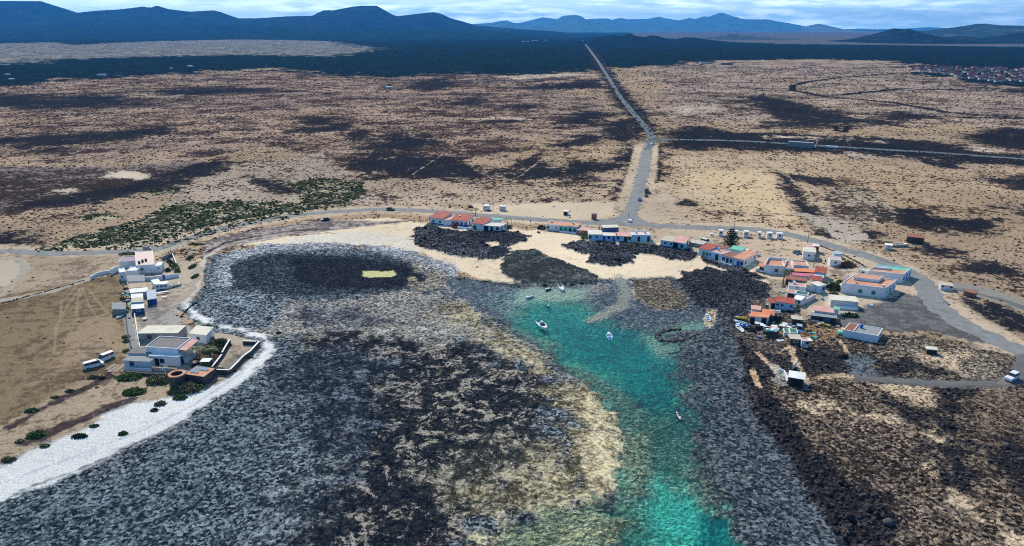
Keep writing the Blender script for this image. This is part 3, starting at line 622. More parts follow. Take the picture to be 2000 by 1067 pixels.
# only where the bed lies below the surface (a margin of one cell)
bed = F['h']
qb = bed[quads].min(1) < WL + .03
wq = quads[ins & qb]
u, inv = np.unique(wq.ravel(), return_inverse=True)
wx, wy = X[u], Y[u]
wv = np.stack([wx, wy, np.full(len(u), WL) + fbm(wx, wy, 1.6, 3, 91) * .035], -1)
def water_material():
    m = bpy.data.materials.new('lagoon_water'); m.use_nodes = True; nt = m.node_tree; nt.nodes.clear()
    L = nt.links.new
    out = nd(nt, 'ShaderNodeOutputMaterial')
    aD = nd(nt, 'ShaderNodeAttribute', attribute_name='depth')
    g = nd(nt, 'ShaderNodeNewGeometry')
    cmb = nd(nt, 'ShaderNodeCombineColor')
    for i, k in enumerate((-1.05, -.15, -.13)):
        mu = nd(nt, 'ShaderNodeMath', operation='MULTIPLY'); mu.inputs[1].default_value = k
        L(aD.outputs['Fac'], mu.inputs[0])
        e = nd(nt, 'ShaderNodeMath', operation='EXPONENT'); L(mu.outputs[0], e.inputs[0]); L(e.outputs[0], cmb.inputs[i])
    tr = nd(nt, 'ShaderNodeBsdfTransparent'); L(cmb.outputs[0], tr.inputs['Color'])
    df = nd(nt, 'ShaderNodeBsdfDiffuse'); df.inputs['Color'].default_value = (.0, .31, .34, 1)
    mu = nd(nt, 'ShaderNodeMath', operation='MULTIPLY'); mu.inputs[1].default_value = -.13; L(aD.outputs['Fac'], mu.inputs[0])
    e = nd(nt, 'ShaderNodeMath', operation='EXPONENT'); L(mu.outputs[0], e.inputs[0])
    ms = nd(nt, 'ShaderNodeMixShader'); L(e.outputs[0], ms.inputs[0]); L(df.outputs[0], ms.inputs[1]); L(tr.outputs[0], ms.inputs[2])
    gl = nd(nt, 'ShaderNodeBsdfGlossy'); gl.inputs['Roughness'].default_value = .08
    n = nd(nt, 'ShaderNodeTexNoise'); n.inputs['Scale'].default_value = 1.1; n.inputs['Detail'].default_value = 7; L(g.outputs['Position'], n.inputs['Vector'])
    bp = nd(nt, 'ShaderNodeBump'); bp.inputs['Strength'].default_value = .9; bp.inputs['Distance'].default_value = .16; L(n.outputs['Fac'], bp.inputs['Height'])
    L(bp.outputs[0], gl.inputs['Normal'])
    fr = nd(nt, 'ShaderNodeFresnel'); fr.inputs['IOR'].default_value = 1.33; L(bp.outputs[0], fr.inputs['Normal'])
    m2 = nd(nt, 'ShaderNodeMixShader'); L(fr.outputs[0], m2.inputs[0]); L(ms.outputs[0], m2.inputs[1]); L(gl.outputs[0], m2.inputs[2])
    L(m2.outputs[0], out.inputs['Surface'])
    return m
water = mesh_np('water', wv, inv.reshape(-1, 4), water_material(), smooth=True)
tagk(water, 'structure')
a = water.data.attributes.new('depth', 'FLOAT', 'POINT')
a.data.foreach_set('value', np.clip(WL - bed[u], 0.02, 6).astype(np.float32))

# ---------------------------------------------------------------- roads and tracks (ribbons laid on the ground)
def smooth_line(pts, step=2.0):
    P_ = [Vector(W(*p)) for p in pts]
    out = []
    for i in range(len(P_) - 1):
        p0 = P_[max(i - 1, 0)]; p1 = P_[i]; p2 = P_[i + 1]; p3 = P_[min(i + 2, len(P_) - 1)]
        n = max(2, int((p2 - p1).length / step))
        for j in range(n):
            t = j / n
            out.append(.5 * ((2 * p1) + (-p0 + p2) * t + (2 * p0 - 5 * p1 + 4 * p2 - p3) * t * t + (-p0 + 3 * p1 - 3 * p2 + p3) * t ** 3))
    out.append(P_[-1]); return out
def ribbon(name, pts, width, m, z, jit=.3, step=2.0, kind='structure', w_end=None):
    c = smooth_line(pts, step); V = []; n = len(c)
    dist = 0; K = 7
    for i, p in enumerate(c):
        a_ = c[max(i - 1, 0)]; b_ = c[min(i + 1, n - 1)]
        t = (b_ - a_).normalized(); nn = Vector((-t.y, t.x))
        if i: dist += (p - c[i - 1]).length
        wd = width + ((w_end - width) * i / n if w_end else 0)
        jl = jit * float(pn(np.array([dist / 4.0]), np.array([0.5 + z * 90]), 5)[0]) * 2
        jr = jit * float(pn(np.array([dist / 4.0]), np.array([7.5 + z * 90]), 6)[0]) * 2
        for k in range(K):
            s = k / (K - 1)
            off = -(wd / 2 + jl) + (wd + jl + jr) * s
            edge = -.12 if k in (0, K - 1) else 0
            q = p + nn * off
            V.append((q.x, q.y, z + edge + .05 * (1 - (2 * s - 1) ** 2)))
    Q = [(i * K + k, i * K + k + 1, (i + 1) * K + k + 1, (i + 1) * K + k) for i in range(n - 1) for k in range(K - 1)]
    o = mesh_np(name, V, Q, m, smooth=True); o['kind'] = kind
    return o
def road_mat(name, c1, c2, sc=.8, streak=None):
    return mat(name, c1, rough=.95, var=.2, scale=sc, bump=.03, stain=c2)
asphalt = road_mat('weathered_asphalt', (.095, .128, .145), (.075, .10, .115), .15)
gravel = road_mat('grey_gravel_track', (.21, .215, .215), (.15, .155, .155), .35)
dirt = road_mat('pale_dirt_track', (.33, .29, .23), (.24, .21, .17), .35)
greydirt = road_mat('dark_gravel_track', (.12, .12, .12), (.2, .17, .14), .4)
ribbon('road', [(1137,79),(1143,86),(1152,98),(1168,120),(1190,155),(1212,190),(1240,225),(1262,250),(1272,266),(1270,282)], 8.0, asphalt, .12, .2, 6)
ribbon('road', [(1266,262),(1285,271),(1330,273),(1450,276),(1595,284.5),(1700,291),(1850,300),(2000,311),(2300,332),(2700,355)], 8.6, asphalt, .14, .2, 4)
ribbon('road', [(1187,71.5),(1189,73),(1182,75),(1170,77.5)], 12, asphalt, .3, .2, 30)
ribbon('road', [(1270,272),(1264,292),(1258,330),(1247,370),(1236,405),(1222,424),(1200,431),(1160,435.5)], 8.2, gravel, .10, .8, 2)
ribbon('road', [(1262,254),(1278,268),(1300,272)], 5.0, asphalt, .16, .2, 2)
ribbon('road', [(1264,292),(1276,278),(1305,274.5)], 5.0, asphalt, .18, .2, 2)
ribbon('road', [(1233,400),(1240,424),(1262,438),(1310,443.5)], 6, gravel, .08, .8, 2)
ribbon('road', [(-900,500),(-300,494),(0,491),(100,495.5),(200,493),(300,487),(370,465),(430,448),(520,430),(600,418),(700,411),(760,409),(850,413.5),(950,421.5),(1050,429),(1130,434),(1230,438),(1330,443.5),(1450,447),
   (1520,455),(1580,468),(1650,488),(1700,502),(1760,526),(1800,550),(1825,590),(1870,627),(1940,662),(2000,688),(2100,735),(2300,830)], 6.4, gravel, .06, .8, 2, w_end=9.5)
ribbon('track', [(-500,690),(-100,612),(0,588),(100,569),(170,546),(235,528),(300,508),(345,480),(375,463)], 5.0, dirt, .03, .8, 2)
ribbon('track', [(0,505),(30,506),(48,518),(40,540),(0,580)], 4.0, dirt, .02, .8, 2)
ribbon('track', [(358,474),(378,500),(386,530),(378,560),(350,588),(330,600)], 3.6, dirt, .045, .8, 1.5)
ribbon('track', [(2000,690),(1996,706),(1992,728),(1975,746),(1920,750),(1850,750),(1780,746),(1720,742),(1670,738)], 3.4, greydirt, .05, .6, 1.2)
ribbon('track', [(1830,560),(1880,568),(1950,585),(2050,620),(2200,680)], 4.0, greydirt, .035, .7, 2)

# ---------------------------------------------------------------- hills and mountains
def hill(name, sil, Y0, thick, c1, c2, z_base=-4, power=1.0, nseg=220, nd_=28, gul=.12, far=1.5):
    """sil: skyline outline in photo pixels, standing at ground distance Y0; gets a real slope in front and behind"""
    xs = np.interp(np.linspace(0, 1, nseg), np.linspace(0, 1, len(sil)), [p[0] for p in sil])
    ar = np.array(sil, float); Y0 = Y0 * far; thick = thick * far
    xs = np.linspace(ar[0, 0], ar[-1, 0], nseg)
    ys = np.interp(xs, ar[:, 0], ar[:, 1])
    T = np.array([far_pt(a_, b_, Y0) for a_, b_ in zip(xs, ys)])
    s = np.linspace(-1, 1, nd_)
    V = np.zeros((nd_, nseg, 3))
    for j, sj in enumerate(s):
        prof = (1 - abs(sj)) ** power
        yy = Y0 + sj * thick
        V[j, :, 0] = T[:, 0] * yy / Y0 if False else T[:, 0]
        V[j, :, 1] = yy
        hgt = np.maximum(T[:, 2], z_base + 1)
        nzv = fbm(T[:, 0], np.full(nseg, yy), thick * .35, 4, 71) * gul * hgt * (1 if abs(sj) > 1e-6 else 0) * min(1, abs(sj) * 5) * (1 - abs(sj))
        V[j, :, 2] = z_base + (hgt - z_base) * prof + nzv
    idx_ = np.arange(nd_ * nseg).reshape(nd_, nseg)
    Q = np.stack([idx_[:-1, :-1], idx_[:-1, 1:], idx_[1:, 1:], idx_[1:, :-1]], -1).reshape(-1, 4)
    m = mat(name + '_' + str(int(Y0)) + str(int(xs[0])), c1, rough=.95, var=.45, scale=14.0 / thick, bump=thick * .03, stain=c2, spec=0)
    o = mesh_np(name, V.reshape(-1, 3), Q, m, smooth=True); tagk(o, 'structure'); return o
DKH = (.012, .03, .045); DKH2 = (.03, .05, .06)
ND = 29
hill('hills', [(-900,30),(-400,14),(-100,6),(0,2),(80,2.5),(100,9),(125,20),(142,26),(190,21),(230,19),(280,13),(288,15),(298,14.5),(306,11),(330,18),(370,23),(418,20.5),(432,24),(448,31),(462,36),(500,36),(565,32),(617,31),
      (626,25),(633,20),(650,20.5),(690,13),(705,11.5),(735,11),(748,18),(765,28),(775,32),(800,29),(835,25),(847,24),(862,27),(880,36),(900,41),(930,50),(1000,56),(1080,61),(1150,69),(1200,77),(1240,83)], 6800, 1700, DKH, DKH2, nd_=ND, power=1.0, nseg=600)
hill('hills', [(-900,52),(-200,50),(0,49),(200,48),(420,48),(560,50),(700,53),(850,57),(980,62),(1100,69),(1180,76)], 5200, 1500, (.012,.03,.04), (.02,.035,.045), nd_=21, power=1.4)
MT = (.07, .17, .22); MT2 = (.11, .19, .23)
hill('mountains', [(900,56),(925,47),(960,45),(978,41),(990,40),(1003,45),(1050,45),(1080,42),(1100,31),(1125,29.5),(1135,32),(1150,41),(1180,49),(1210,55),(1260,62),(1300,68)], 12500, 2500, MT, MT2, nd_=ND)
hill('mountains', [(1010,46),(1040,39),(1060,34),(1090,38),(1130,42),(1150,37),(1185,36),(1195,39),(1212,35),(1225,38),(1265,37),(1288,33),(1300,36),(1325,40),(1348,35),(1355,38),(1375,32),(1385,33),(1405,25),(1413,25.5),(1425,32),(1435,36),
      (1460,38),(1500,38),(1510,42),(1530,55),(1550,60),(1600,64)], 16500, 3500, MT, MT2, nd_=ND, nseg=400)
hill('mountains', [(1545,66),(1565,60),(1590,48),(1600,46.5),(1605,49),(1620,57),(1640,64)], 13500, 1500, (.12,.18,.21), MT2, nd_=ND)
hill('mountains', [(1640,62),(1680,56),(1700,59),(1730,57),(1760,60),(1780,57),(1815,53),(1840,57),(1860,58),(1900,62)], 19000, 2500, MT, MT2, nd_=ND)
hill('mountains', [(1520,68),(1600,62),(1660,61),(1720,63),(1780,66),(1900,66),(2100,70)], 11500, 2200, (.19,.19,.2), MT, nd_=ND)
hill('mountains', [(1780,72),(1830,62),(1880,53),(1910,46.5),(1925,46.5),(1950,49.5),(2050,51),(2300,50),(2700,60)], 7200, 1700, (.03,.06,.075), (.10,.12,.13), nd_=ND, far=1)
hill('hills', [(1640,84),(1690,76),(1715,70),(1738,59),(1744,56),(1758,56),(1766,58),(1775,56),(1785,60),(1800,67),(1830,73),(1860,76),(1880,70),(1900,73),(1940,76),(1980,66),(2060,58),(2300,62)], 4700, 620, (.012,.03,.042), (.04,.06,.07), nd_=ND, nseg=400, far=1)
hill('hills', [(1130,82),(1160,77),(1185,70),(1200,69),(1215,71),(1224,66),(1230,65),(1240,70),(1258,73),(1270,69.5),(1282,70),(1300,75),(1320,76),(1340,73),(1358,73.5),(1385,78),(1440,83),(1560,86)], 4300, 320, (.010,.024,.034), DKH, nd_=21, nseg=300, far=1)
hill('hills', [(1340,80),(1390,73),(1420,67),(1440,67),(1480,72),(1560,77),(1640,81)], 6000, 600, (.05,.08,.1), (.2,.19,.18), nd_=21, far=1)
# ================================================================ builders
class Fr:
    """ground frame of a building: origin, along-front and depth vectors"""
    def __init__(s, A, B, C=None, depth=None):
        o = Vector(W(*A)); b = Vector(W(*B)); u = b - o; s.w = u.length; s.ex = u / s.w
        if C is not None: v = Vector(W(*C)) - b
        else:
            n = Vector((-s.ex.y, s.ex.x))
            if n.y < 0: n = -n
            v = n * depth
        s.d = v.length; s.ey = v / s.d; s.o = o
    def p(s, x, y, z):
        q = s.ex * x + s.ey * y
        return (q.x, q.y, z)
class Loc:
    """plain upright frame turned by an angle"""
    def __init__(s, loc, ang):
        s.o = Vector(loc[:2]); s.ex = Vector((math.cos(ang), math.sin(ang))); s.ey = Vector((-math.sin(ang), math.cos(ang)))
    def p(s, x, y, z):
        q = s.ex * x + s.ey * y
        return (q.x, q.y, z)
class MB:
    def __init__(s, fr): s.f = fr; s.V = []; s.F = []; s.M = []
    def hexa(s, pts, mi=0):
        i = len(s.V); s.V += [s.f.p(*q) for q in pts]
        for q in ((0,3,2,1),(4,5,6,7),(0,1,5,4),(1,2,6,5),(2,3,7,6),(3,0,4,7)): s.F.append(tuple(i + k for k in q)); s.M.append(mi)
        return s
    def box(s, x0, x1, y0, y1, z0, z1, mi=0):
        return s.hexa([(x0,y0,z0),(x1,y0,z0),(x1,y1,z0),(x0,y1,z0),(x0,y0,z1),(x1,y0,z1),(x1,y1,z1),(x0,y1,z1)], mi)
    def face(s, pts, mi=0):
        i = len(s.V); s.V += [s.f.p(*q) for q in pts]; s.F.append(tuple(range(i, i + len(pts)))); s.M.append(mi); return s
    def cyl(s, x, y, z0, z1, r0, r1=None, n=12, mi=0, caps=True):
        r1 = r0 if r1 is None else r1; i = len(s.V)
        for (z, r) in ((z0, r0), (z1, r1)):
            for k in range(n):
                a_ = 2 * math.pi * k / n; s.V.append(s.f.p(x + r * math.cos(a_), y + r * math.sin(a_), z))
        for k in range(n): s.F.append((i + k, i + (k + 1) % n, i + n + (k + 1) % n, i + n + k)); s.M.append(mi)
        if caps: s.F.append(tuple(i + n + k for k in range(n))); s.M.append(mi); s.F.append(tuple(i + n - 1 - k for k in range(n))); s.M.append(mi)
        return s
    def tube(s, p0, p1, r, n=6, mi=0):
        a_ = Vector(s.f.p(*p0)); b_ = Vector(s.f.p(*p1)); d = (b_ - a_).normalized()
        u = d.cross(Vector((0, 0, 1)) if abs(d.z) < .9 else Vector((1, 0, 0))).normalized(); v = d.cross(u); i = len(s.V)
        for q in (a_, b_):
            for k in range(n):
                t = 2 * math.pi * k / n; s.V.append(tuple(q + (u * math.cos(t) + v * math.sin(t)) * r))
        for k in range(n): s.F.append((i + k, i + (k + 1) % n, i + n + (k + 1) % n, i + n + k)); s.M.append(mi)
        s.F.append(tuple(i + n + k for k in range(n))); s.M.append(mi); s.F.append(tuple(i + n - 1 - k for k in range(n))); s.M.append(mi)
        return s
    def loft(s, secs, mi=0, cap=True):
        i = len(s.V); n = len(secs[0])
        for sc_ in secs: s.V += [s.f.p(*q) for q in sc_]
        for a_ in range(len(secs) - 1):
            for k in range(n):
                s.F.append((i + a_ * n + k, i + a_ * n + (k + 1) % n, i + (a_ + 1) * n + (k + 1) % n, i + (a_ + 1) * n + k)); s.M.append(mi)
        if cap: s.F.append(tuple(i + n - 1 - k for k in range(n))); s.M.append(mi); j = i + (len(secs) - 1) * n; s.F.append(tuple(j + k for k in range(n))); s.M.append(mi)
        return s
    def build(s, name, mats, parent=None, smooth=False):
        me = bpy.data.meshes.new(name); me.from_pydata(s.V, [], s.F)
        for m in (mats if isinstance(mats, (list, tuple)) else [mats]): me.materials.append(m)
        me.polygons.foreach_set('material_index', s.M)
        if smooth: me.polygons.foreach_set('use_smooth', [True] * len(s.F))
        me.update()
        o = bpy.data.objects.new(name, me); link(o)
        if parent: o.parent = parent
        return o
def thing(name, loc, label, cat, group=None):
    o = bpy.data.objects.new(name, None); o.empty_display_size = .5; link(o); o.location = (loc[0], loc[1], loc[2] if len(loc) > 2 else 0)
    o['label'] = label; o['category'] = cat
    if group: o['group'] = group
    return o
def tag(o, label, cat, group=None):
    o['label'] = label; o['category'] = cat
    if group: o['group'] = group
    return o
def copy_tree(o, parent=None):
    c = o.copy(); link(c); c.parent = parent
    for ch in o.children: copy_tree(ch, c)
    return c

WALLC = dict(
    white=mat('white_limewash', (.78, .79, .80), .85, .07, .5, stain=(.62, .60, .56)), oldwhite=mat('worn_limewash', (.66, .66, .66), .9, .12, .7, stain=(.42, .40, .37)),
    blue=mat('pale_blue_paint', (.45, .66, .80), .85, .1, .6), turq=mat('turquoise_paint', (.25, .58, .66), .8, .1, .6), pink=mat('pink_plaster', (.66, .42, .36), .85, .1, .7),
    tan=mat('tan_plaster', (.50, .40, .29), .9, .15, .7, stain=(.35, .28, .2)), grey=mat('grey_block', (.30, .30, .29), .9, .18, .8, stain=(.2, .2, .19)),
    stone=mat('dark_volcanic_stone', (.075, .065, .06), .95, .4, 2.2, stain=(.16, .13, .11)), brick=mat('brown_brick', (.26, .14, .09), .9, .25, 1.5, stain=(.16, .1, .07)),
    darkblue=mat('dark_blue_boards', (.05, .10, .22), .8, .25, 1.0), greengrey=mat('green_grey_boards', (.22, .27, .25), .85, .2, 1.0))
ROOFC = dict(
    terra=mat('terracotta_paint', (.56, .27, .17), .85, .14, .6, stain=(.62, .42, .32)), red=mat('red_sheet_roof', (.36, .075, .055), .75, .16, .8, stain=(.45, .2, .16)),
    orange=mat('orange_sheet_roof', (.66, .23, .11), .8, .12, .5, stain=(.7, .36, .24)), pink=mat('faded_pink_roof', (.60, .33, .29), .85, .14, .6, stain=(.68, .5, .45)),
    palepink=mat('pale_pink_roof', (.72, .56, .50), .85, .08, .5), beige=mat('beige_concrete_roof', (.52, .47, .38), .9, .16, .6, stain=(.36, .33, .28)),
    cream=mat('cream_roof', (.66, .62, .52), .9, .1, .6, stain=(.5, .45, .38)), grey=mat('grey_felt_roof', (.26, .28, .29), .9, .14, .8, stain=(.34, .34, .34)),
    darkgrey=mat('dark_grey_tiles', (.17, .165, .17), .85, .2, .9, stain=(.26, .24, .23)), white=mat('white_roof_paint', (.76, .77, .77), .8, .06, .5, stain=(.6, .6, .6)),
    green=mat('mint_green_roof', (.16, .50, .38), .8, .12, .5), rust=mat('rust_brown_roof', (.27, .11, .075), .85, .2, .9, stain=(.4, .2, .13)),
    purple=mat('mauve_grey_roof', (.34, .27, .28), .85, .12, .7), magenta=mat('magenta_roof', (.55, .16, .24), .8, .12, .7), dgreen=mat('dark_green_sheet', (.03, .17, .10), .7, .15, .9),
    tan=mat('tan_earth_roof', (.46, .37, .26), .9, .16, .8, stain=(.34, .27, .19)), sky=mat('blue_grey_roof', (.38, .45, .52), .8, .1, .7))
TRIM = dict(white=mat('white_trim', (.8, .8, .8), .6, .05), green=mat('green_shutter_paint', (.03, .22, .12), .55, .1), blue=mat('blue_door_paint', (.03, .10, .45), .55, .1),
            dark=mat('dark_opening', (.02, .02, .022), .5, .1), brown=mat('brown_wood', (.16, .09, .05), .7, .2))
GLASS = mat('window_glass', (.03, .04, .05), .15, .05, spec=.6)
BLACK = mat('black_rubber', (.02, .02, .02), .8, .1)
METAL = mat('grey_metal', (.4, .4, .4), .45, .1, metal=.6)
WOOD = mat('weathered_wood', (.22, .16, .11), .9, .3, 3)

def opening(fr, side, s, kind, trim, h, root, w=None):
    """window or door on the front (y=0) or right (x=w) or left wall at position s"""
    z0, z1, hw = (.95, 2.0, .5) if kind == 'w' else ((0.0, 2.05, .48) if kind == 'd' else ((.0, min(h - .4, 2.3), .95) if kind == 'g' else (1.4, 1.9, .3)))
    z1 = min(z1, h - .3)
    if w: hw = w
    def bx(mb, a0, a1, o0, o1, q0, q1):
        if side == 'f': mb.box(a0, a1, -o1, -o0, q0, q1)
        elif side == 'r': mb.box(fr.w + o0, fr.w + o1, a0, a1, q0, q1)
        else: mb.box(-o1, -o0, a0, a1, q0, q1)
    m = MB(fr); t = .09
    bx(m, s - hw - t, s - hw, 0.002, .07, z0, z1 + t); bx(m, s + hw, s + hw + t, 0.002, .07, z0, z1 + t); bx(m, s - hw, s + hw, 0.002, .07, z1, z1 + t)
    if kind != 'd' and kind != 'g': bx(m, s - hw - t, s + hw + t, .003, .12, z0 - .09, z0 - .003)
    nm = {'w': 'window', 's': 'window', 'd': 'door', 'g': 'doorway'}[kind]
    o = m.build(nm, trim if kind != 'g' else TRIM['dark'], root)
    p = MB(fr); bx(p, s - hw + .003, s + hw - .003, .004, .035, z0 + .003, z1 - .003)
    p.build({'window': 'pane', 'door': 'door_leaf', 'doorway': 'opening'}[nm], GLASS if kind in 'ws' and trim is not TRIM['green'] else (trim if kind in 'dws' else TRIM['dark']), o)
    return o
def house(A, B, D, h, label, wall='white', roof='flat', rc='terra', front='', right='', left='', trim='white', name='house', cat='house', group=None, par=.35, rise=.7, over=.2, ribs=False, chim=0, z0=-.7, base=None):
    fr = Fr(A, B, C=D if isinstance(D, tuple) else None, depth=None if isinstance(D, tuple) else D)
    wd, dp = fr.w, fr.d
    root = thing(name, fr.o, label, cat, group)
    wm = WALLC[wall]; rm = ROOFC[rc]
    b = MB(fr)
    hb = h + rise if roof == 'shed' else h
    if roof == 'flat':
        b.box(0, wd, 0, dp, z0, h - par)
        t = .18
        b.box(-.01, wd + .01, -.01, t, h - par + .004, h); b.box(-.01, wd + .01, dp - t, dp + .01, h - par + .004, h)
        b.box(-.01, t, t, dp - t, h - par + .004, h); b.box(wd - t, wd + .01, t, dp - t, h - par + .004, h)
    elif roof == 'gable':
        b.hexa([(0,0,z0),(wd,0,z0),(wd,dp/2,z0),(0,dp/2,z0),(0,0,h),(wd,0,h),(wd,dp/2,h+rise),(0,dp/2,h+rise)])
        b.hexa([(0,dp/2,z0),(wd,dp/2,z0),(wd,dp,z0),(0,dp,z0),(0,dp/2,h+rise),(wd,dp/2,h+rise),(wd,dp,h),(0,dp,h)])
    else:
        b.hexa([(0,0,z0),(wd,0,z0),(wd,dp,z0),(0,dp,z0),(0,0,h),(wd,0,h),(wd,dp,hb),(0,dp,hb)])
    b.build('wall', wm, root)
    r = MB(fr); o_ = over
    if roof == 'flat':
        r.box(.183, wd - .183, .183, dp - .183, h - par - .02, h - par + .06)
    elif roof == 'gable':
        e = rise / (dp / 2) * o_
        r.hexa([(-o_,-o_,h-e+.01),(wd+o_,-o_,h-e+.01),(wd+o_,dp/2,h+rise+.01),(-o_,dp/2,h+rise+.01),(-o_,-o_,h-e+.12),(wd+o_,-o_,h-e+.12),(wd+o_,dp/2,h+rise+.12),(-o_,dp/2,h+rise+.12)])
        r.hexa([(-o_,dp/2,h+rise+.01),(wd+o_,dp/2,h+rise+.01),(wd+o_,dp+o_,h-e+.01),(-o_,dp+o_,h-e+.01),(-o_,dp/2,h+rise+.12),(wd+o_,dp/2,h+rise+.12),(wd+o_,dp+o_,h-e+.12),(-o_,dp+o_,h-e+.12)])
    else:
        e = (hb - h) / dp * o_
        r.hexa([(-o_,-o_,h-e+.01),(wd+o_,-o_,h-e+.01),(wd+o_,dp+o_,hb+e+.01),(-o_,dp+o_,hb+e+.01),(-o_,-o_,h-e+.12),(wd+o_,-o_,h-e+.12),(wd+o_,dp+o_,hb+e+.12),(-o_,dp+o_,hb+e+.12)])
        if ribs:
            k = max(2, int(wd / 1.1))
            for i in range(k + 1):
                x = -o_ + (wd + 2 * o_) * i / k
                x = min(max(x, -o_ + .06), wd + o_ - .06)
                r.hexa([(x-.05,-o_,h-e+.121),(x+.05,-o_,h-e+.121),(x+.05,dp+o_,hb+e+.121),(x-.05,dp+o_,hb+e+.121),(x-.05,-o_,h-e+.17),(x+.05,-o_,h-e+.17),(x+.05,dp+o_,hb+e+.17),(x-.05,dp+o_,hb+e+.17)])
    ro = r.build('roof', rm, root)
    for k in range(chim):
        x = wd * (.3 + .45 * k); c = MB(fr); c.box(x - .35, x + .35, dp * .55, dp * .55 + .6, h - .4, h + .75); c.box(x - .42, x + .42, dp * .55 - .07, dp * .55 + .67, h + .752, h + .85)
        c.build('chimney', wm, ro)
    T = TRIM[trim]
    for side, sq, L_ in (('f', front, wd), ('r', right, dp), ('l', left, dp)):
        n = len(sq)
        for i, ch in enumerate(sq):
            if ch in 'wdgs':
                mw = L_ / n * .36
                opening(fr, side, L_ * (i + .5) / n, ch, T, h, root, w=min(mw, {'w': .5, 'd': .45, 'g': 1.2, 's': .3}[ch]))
    if base:
        q = MB(fr); q.box(-.03, wd + .03, -.03, dp * .3, z0, base[1]); q.build('plinth', TRIM[base[0]] if base[0] in TRIM else WALLC[base[0]], root)
    root['_w'] = wd
    return root, fr
def wall_line(pts, h, t, label, m, cap=None, name='garden_wall', cat='wall', h_end=None, curve=False):
    P_ = smooth_line(pts, 1.2) if curve else [Vector(W(*p)) for p in pts]
    o = P_[0]; L0 = Loc((0, 0), 0); b = MB(L0); c = MB(L0); n = len(P_)
    nrm = []
    for i, p in enumerate(P_):
        d1 = (P_[i] - P_[i-1]).normalized() if i else (P_[1] - P_[0]).normalized()
        d2 = (P_[i+1] - P_[i]).normalized() if i < n - 1 else d1
        d = (d1 + d2).normalized(); nn = Vector((-d.y, d.x)); k = 1 / max(.5, abs(nn.dot(Vector((-d1.y, d1.x))))); nrm.append(nn * k * t / 2)
    def hh(i): return h if h_end is None else h + (h_end - h) * i / (n - 1)
    def sect(i, zlo, zhi, g=1.0):
        p = P_[i] - o; w_ = nrm[i] * g
        return [(p.x - w_.x, p.y - w_.y, zlo), (p.x + w_.x, p.y + w_.y, zlo), (p.x + w_.x, p.y + w_.y, zhi), (p.x - w_.x, p.y - w_.y, zhi)]
    b.loft([sect(i, -.7, hh(i)) for i in range(n)])
    root = thing(name, o, label, cat); b.build('masonry', m, root)
    if cap: c.loft([sect(i, hh(i) + .003, hh(i) + .09, 1.25) for i in range(n)]); c.build('coping', cap, root)
    return root

# ---------------------------------------------------------------- vehicles
PAINT = {k: mat('car_paint_' + k, v, .35, .05, spec=.5) for k, v in dict(white=(.75, .76, .78), black=(.03, .035, .045), green=(.05, .1, .08), silver=(.45, .47, .5), blue=(.12, .22, .4), grey=(.2, .21, .23), red=(.4, .05, .04)).items()}
LAMP = mat('headlamp_lens', (.7, .7, .65), .2, .02); TAIL = mat('tail_lens', (.4, .02, .02), .3, .02)
CARK = dict(car=(4.2, .85, 1.45, [(-2.1,.82),(-1.75,.98),(-1.6,1.0),(.75,.98),(.95,.9),(2.0,.72),(2.1,.55)], [(-1.75,1.0),(-1.3,1.43),(.25,1.45),(1.0,.93)]),
            suv=(4.5, .92, 1.85, [(-2.25,1.0),(-2.2,1.1),(.55,1.1),(.8,1.12),(2.1,1.05),(2.25,.8)], [(-2.2,1.1),(-2.1,1.8),(.1,1.85),(.75,1.12)]),
            van=(4.8, .92, 1.95, [(-2.4,1.05),(-2.38,1.15),(1.2,1.15),(1.5,1.08),(2.25,.85),(2.4,.6)], [(-2.38,1.15),(-2.25,1.88),(.75,1.95),(1.7,1.05)]),
            truck=(6.5, 1.1, 2.6, [(-3.2,2.3),(-3.15,2.5),(1.2,2.5),(1.25,1.3),(3.1,1.25),(3.2,.8)], [(1.3,1.25),(1.35,2.2),(2.6,2.2),(3.05,1.25)]))
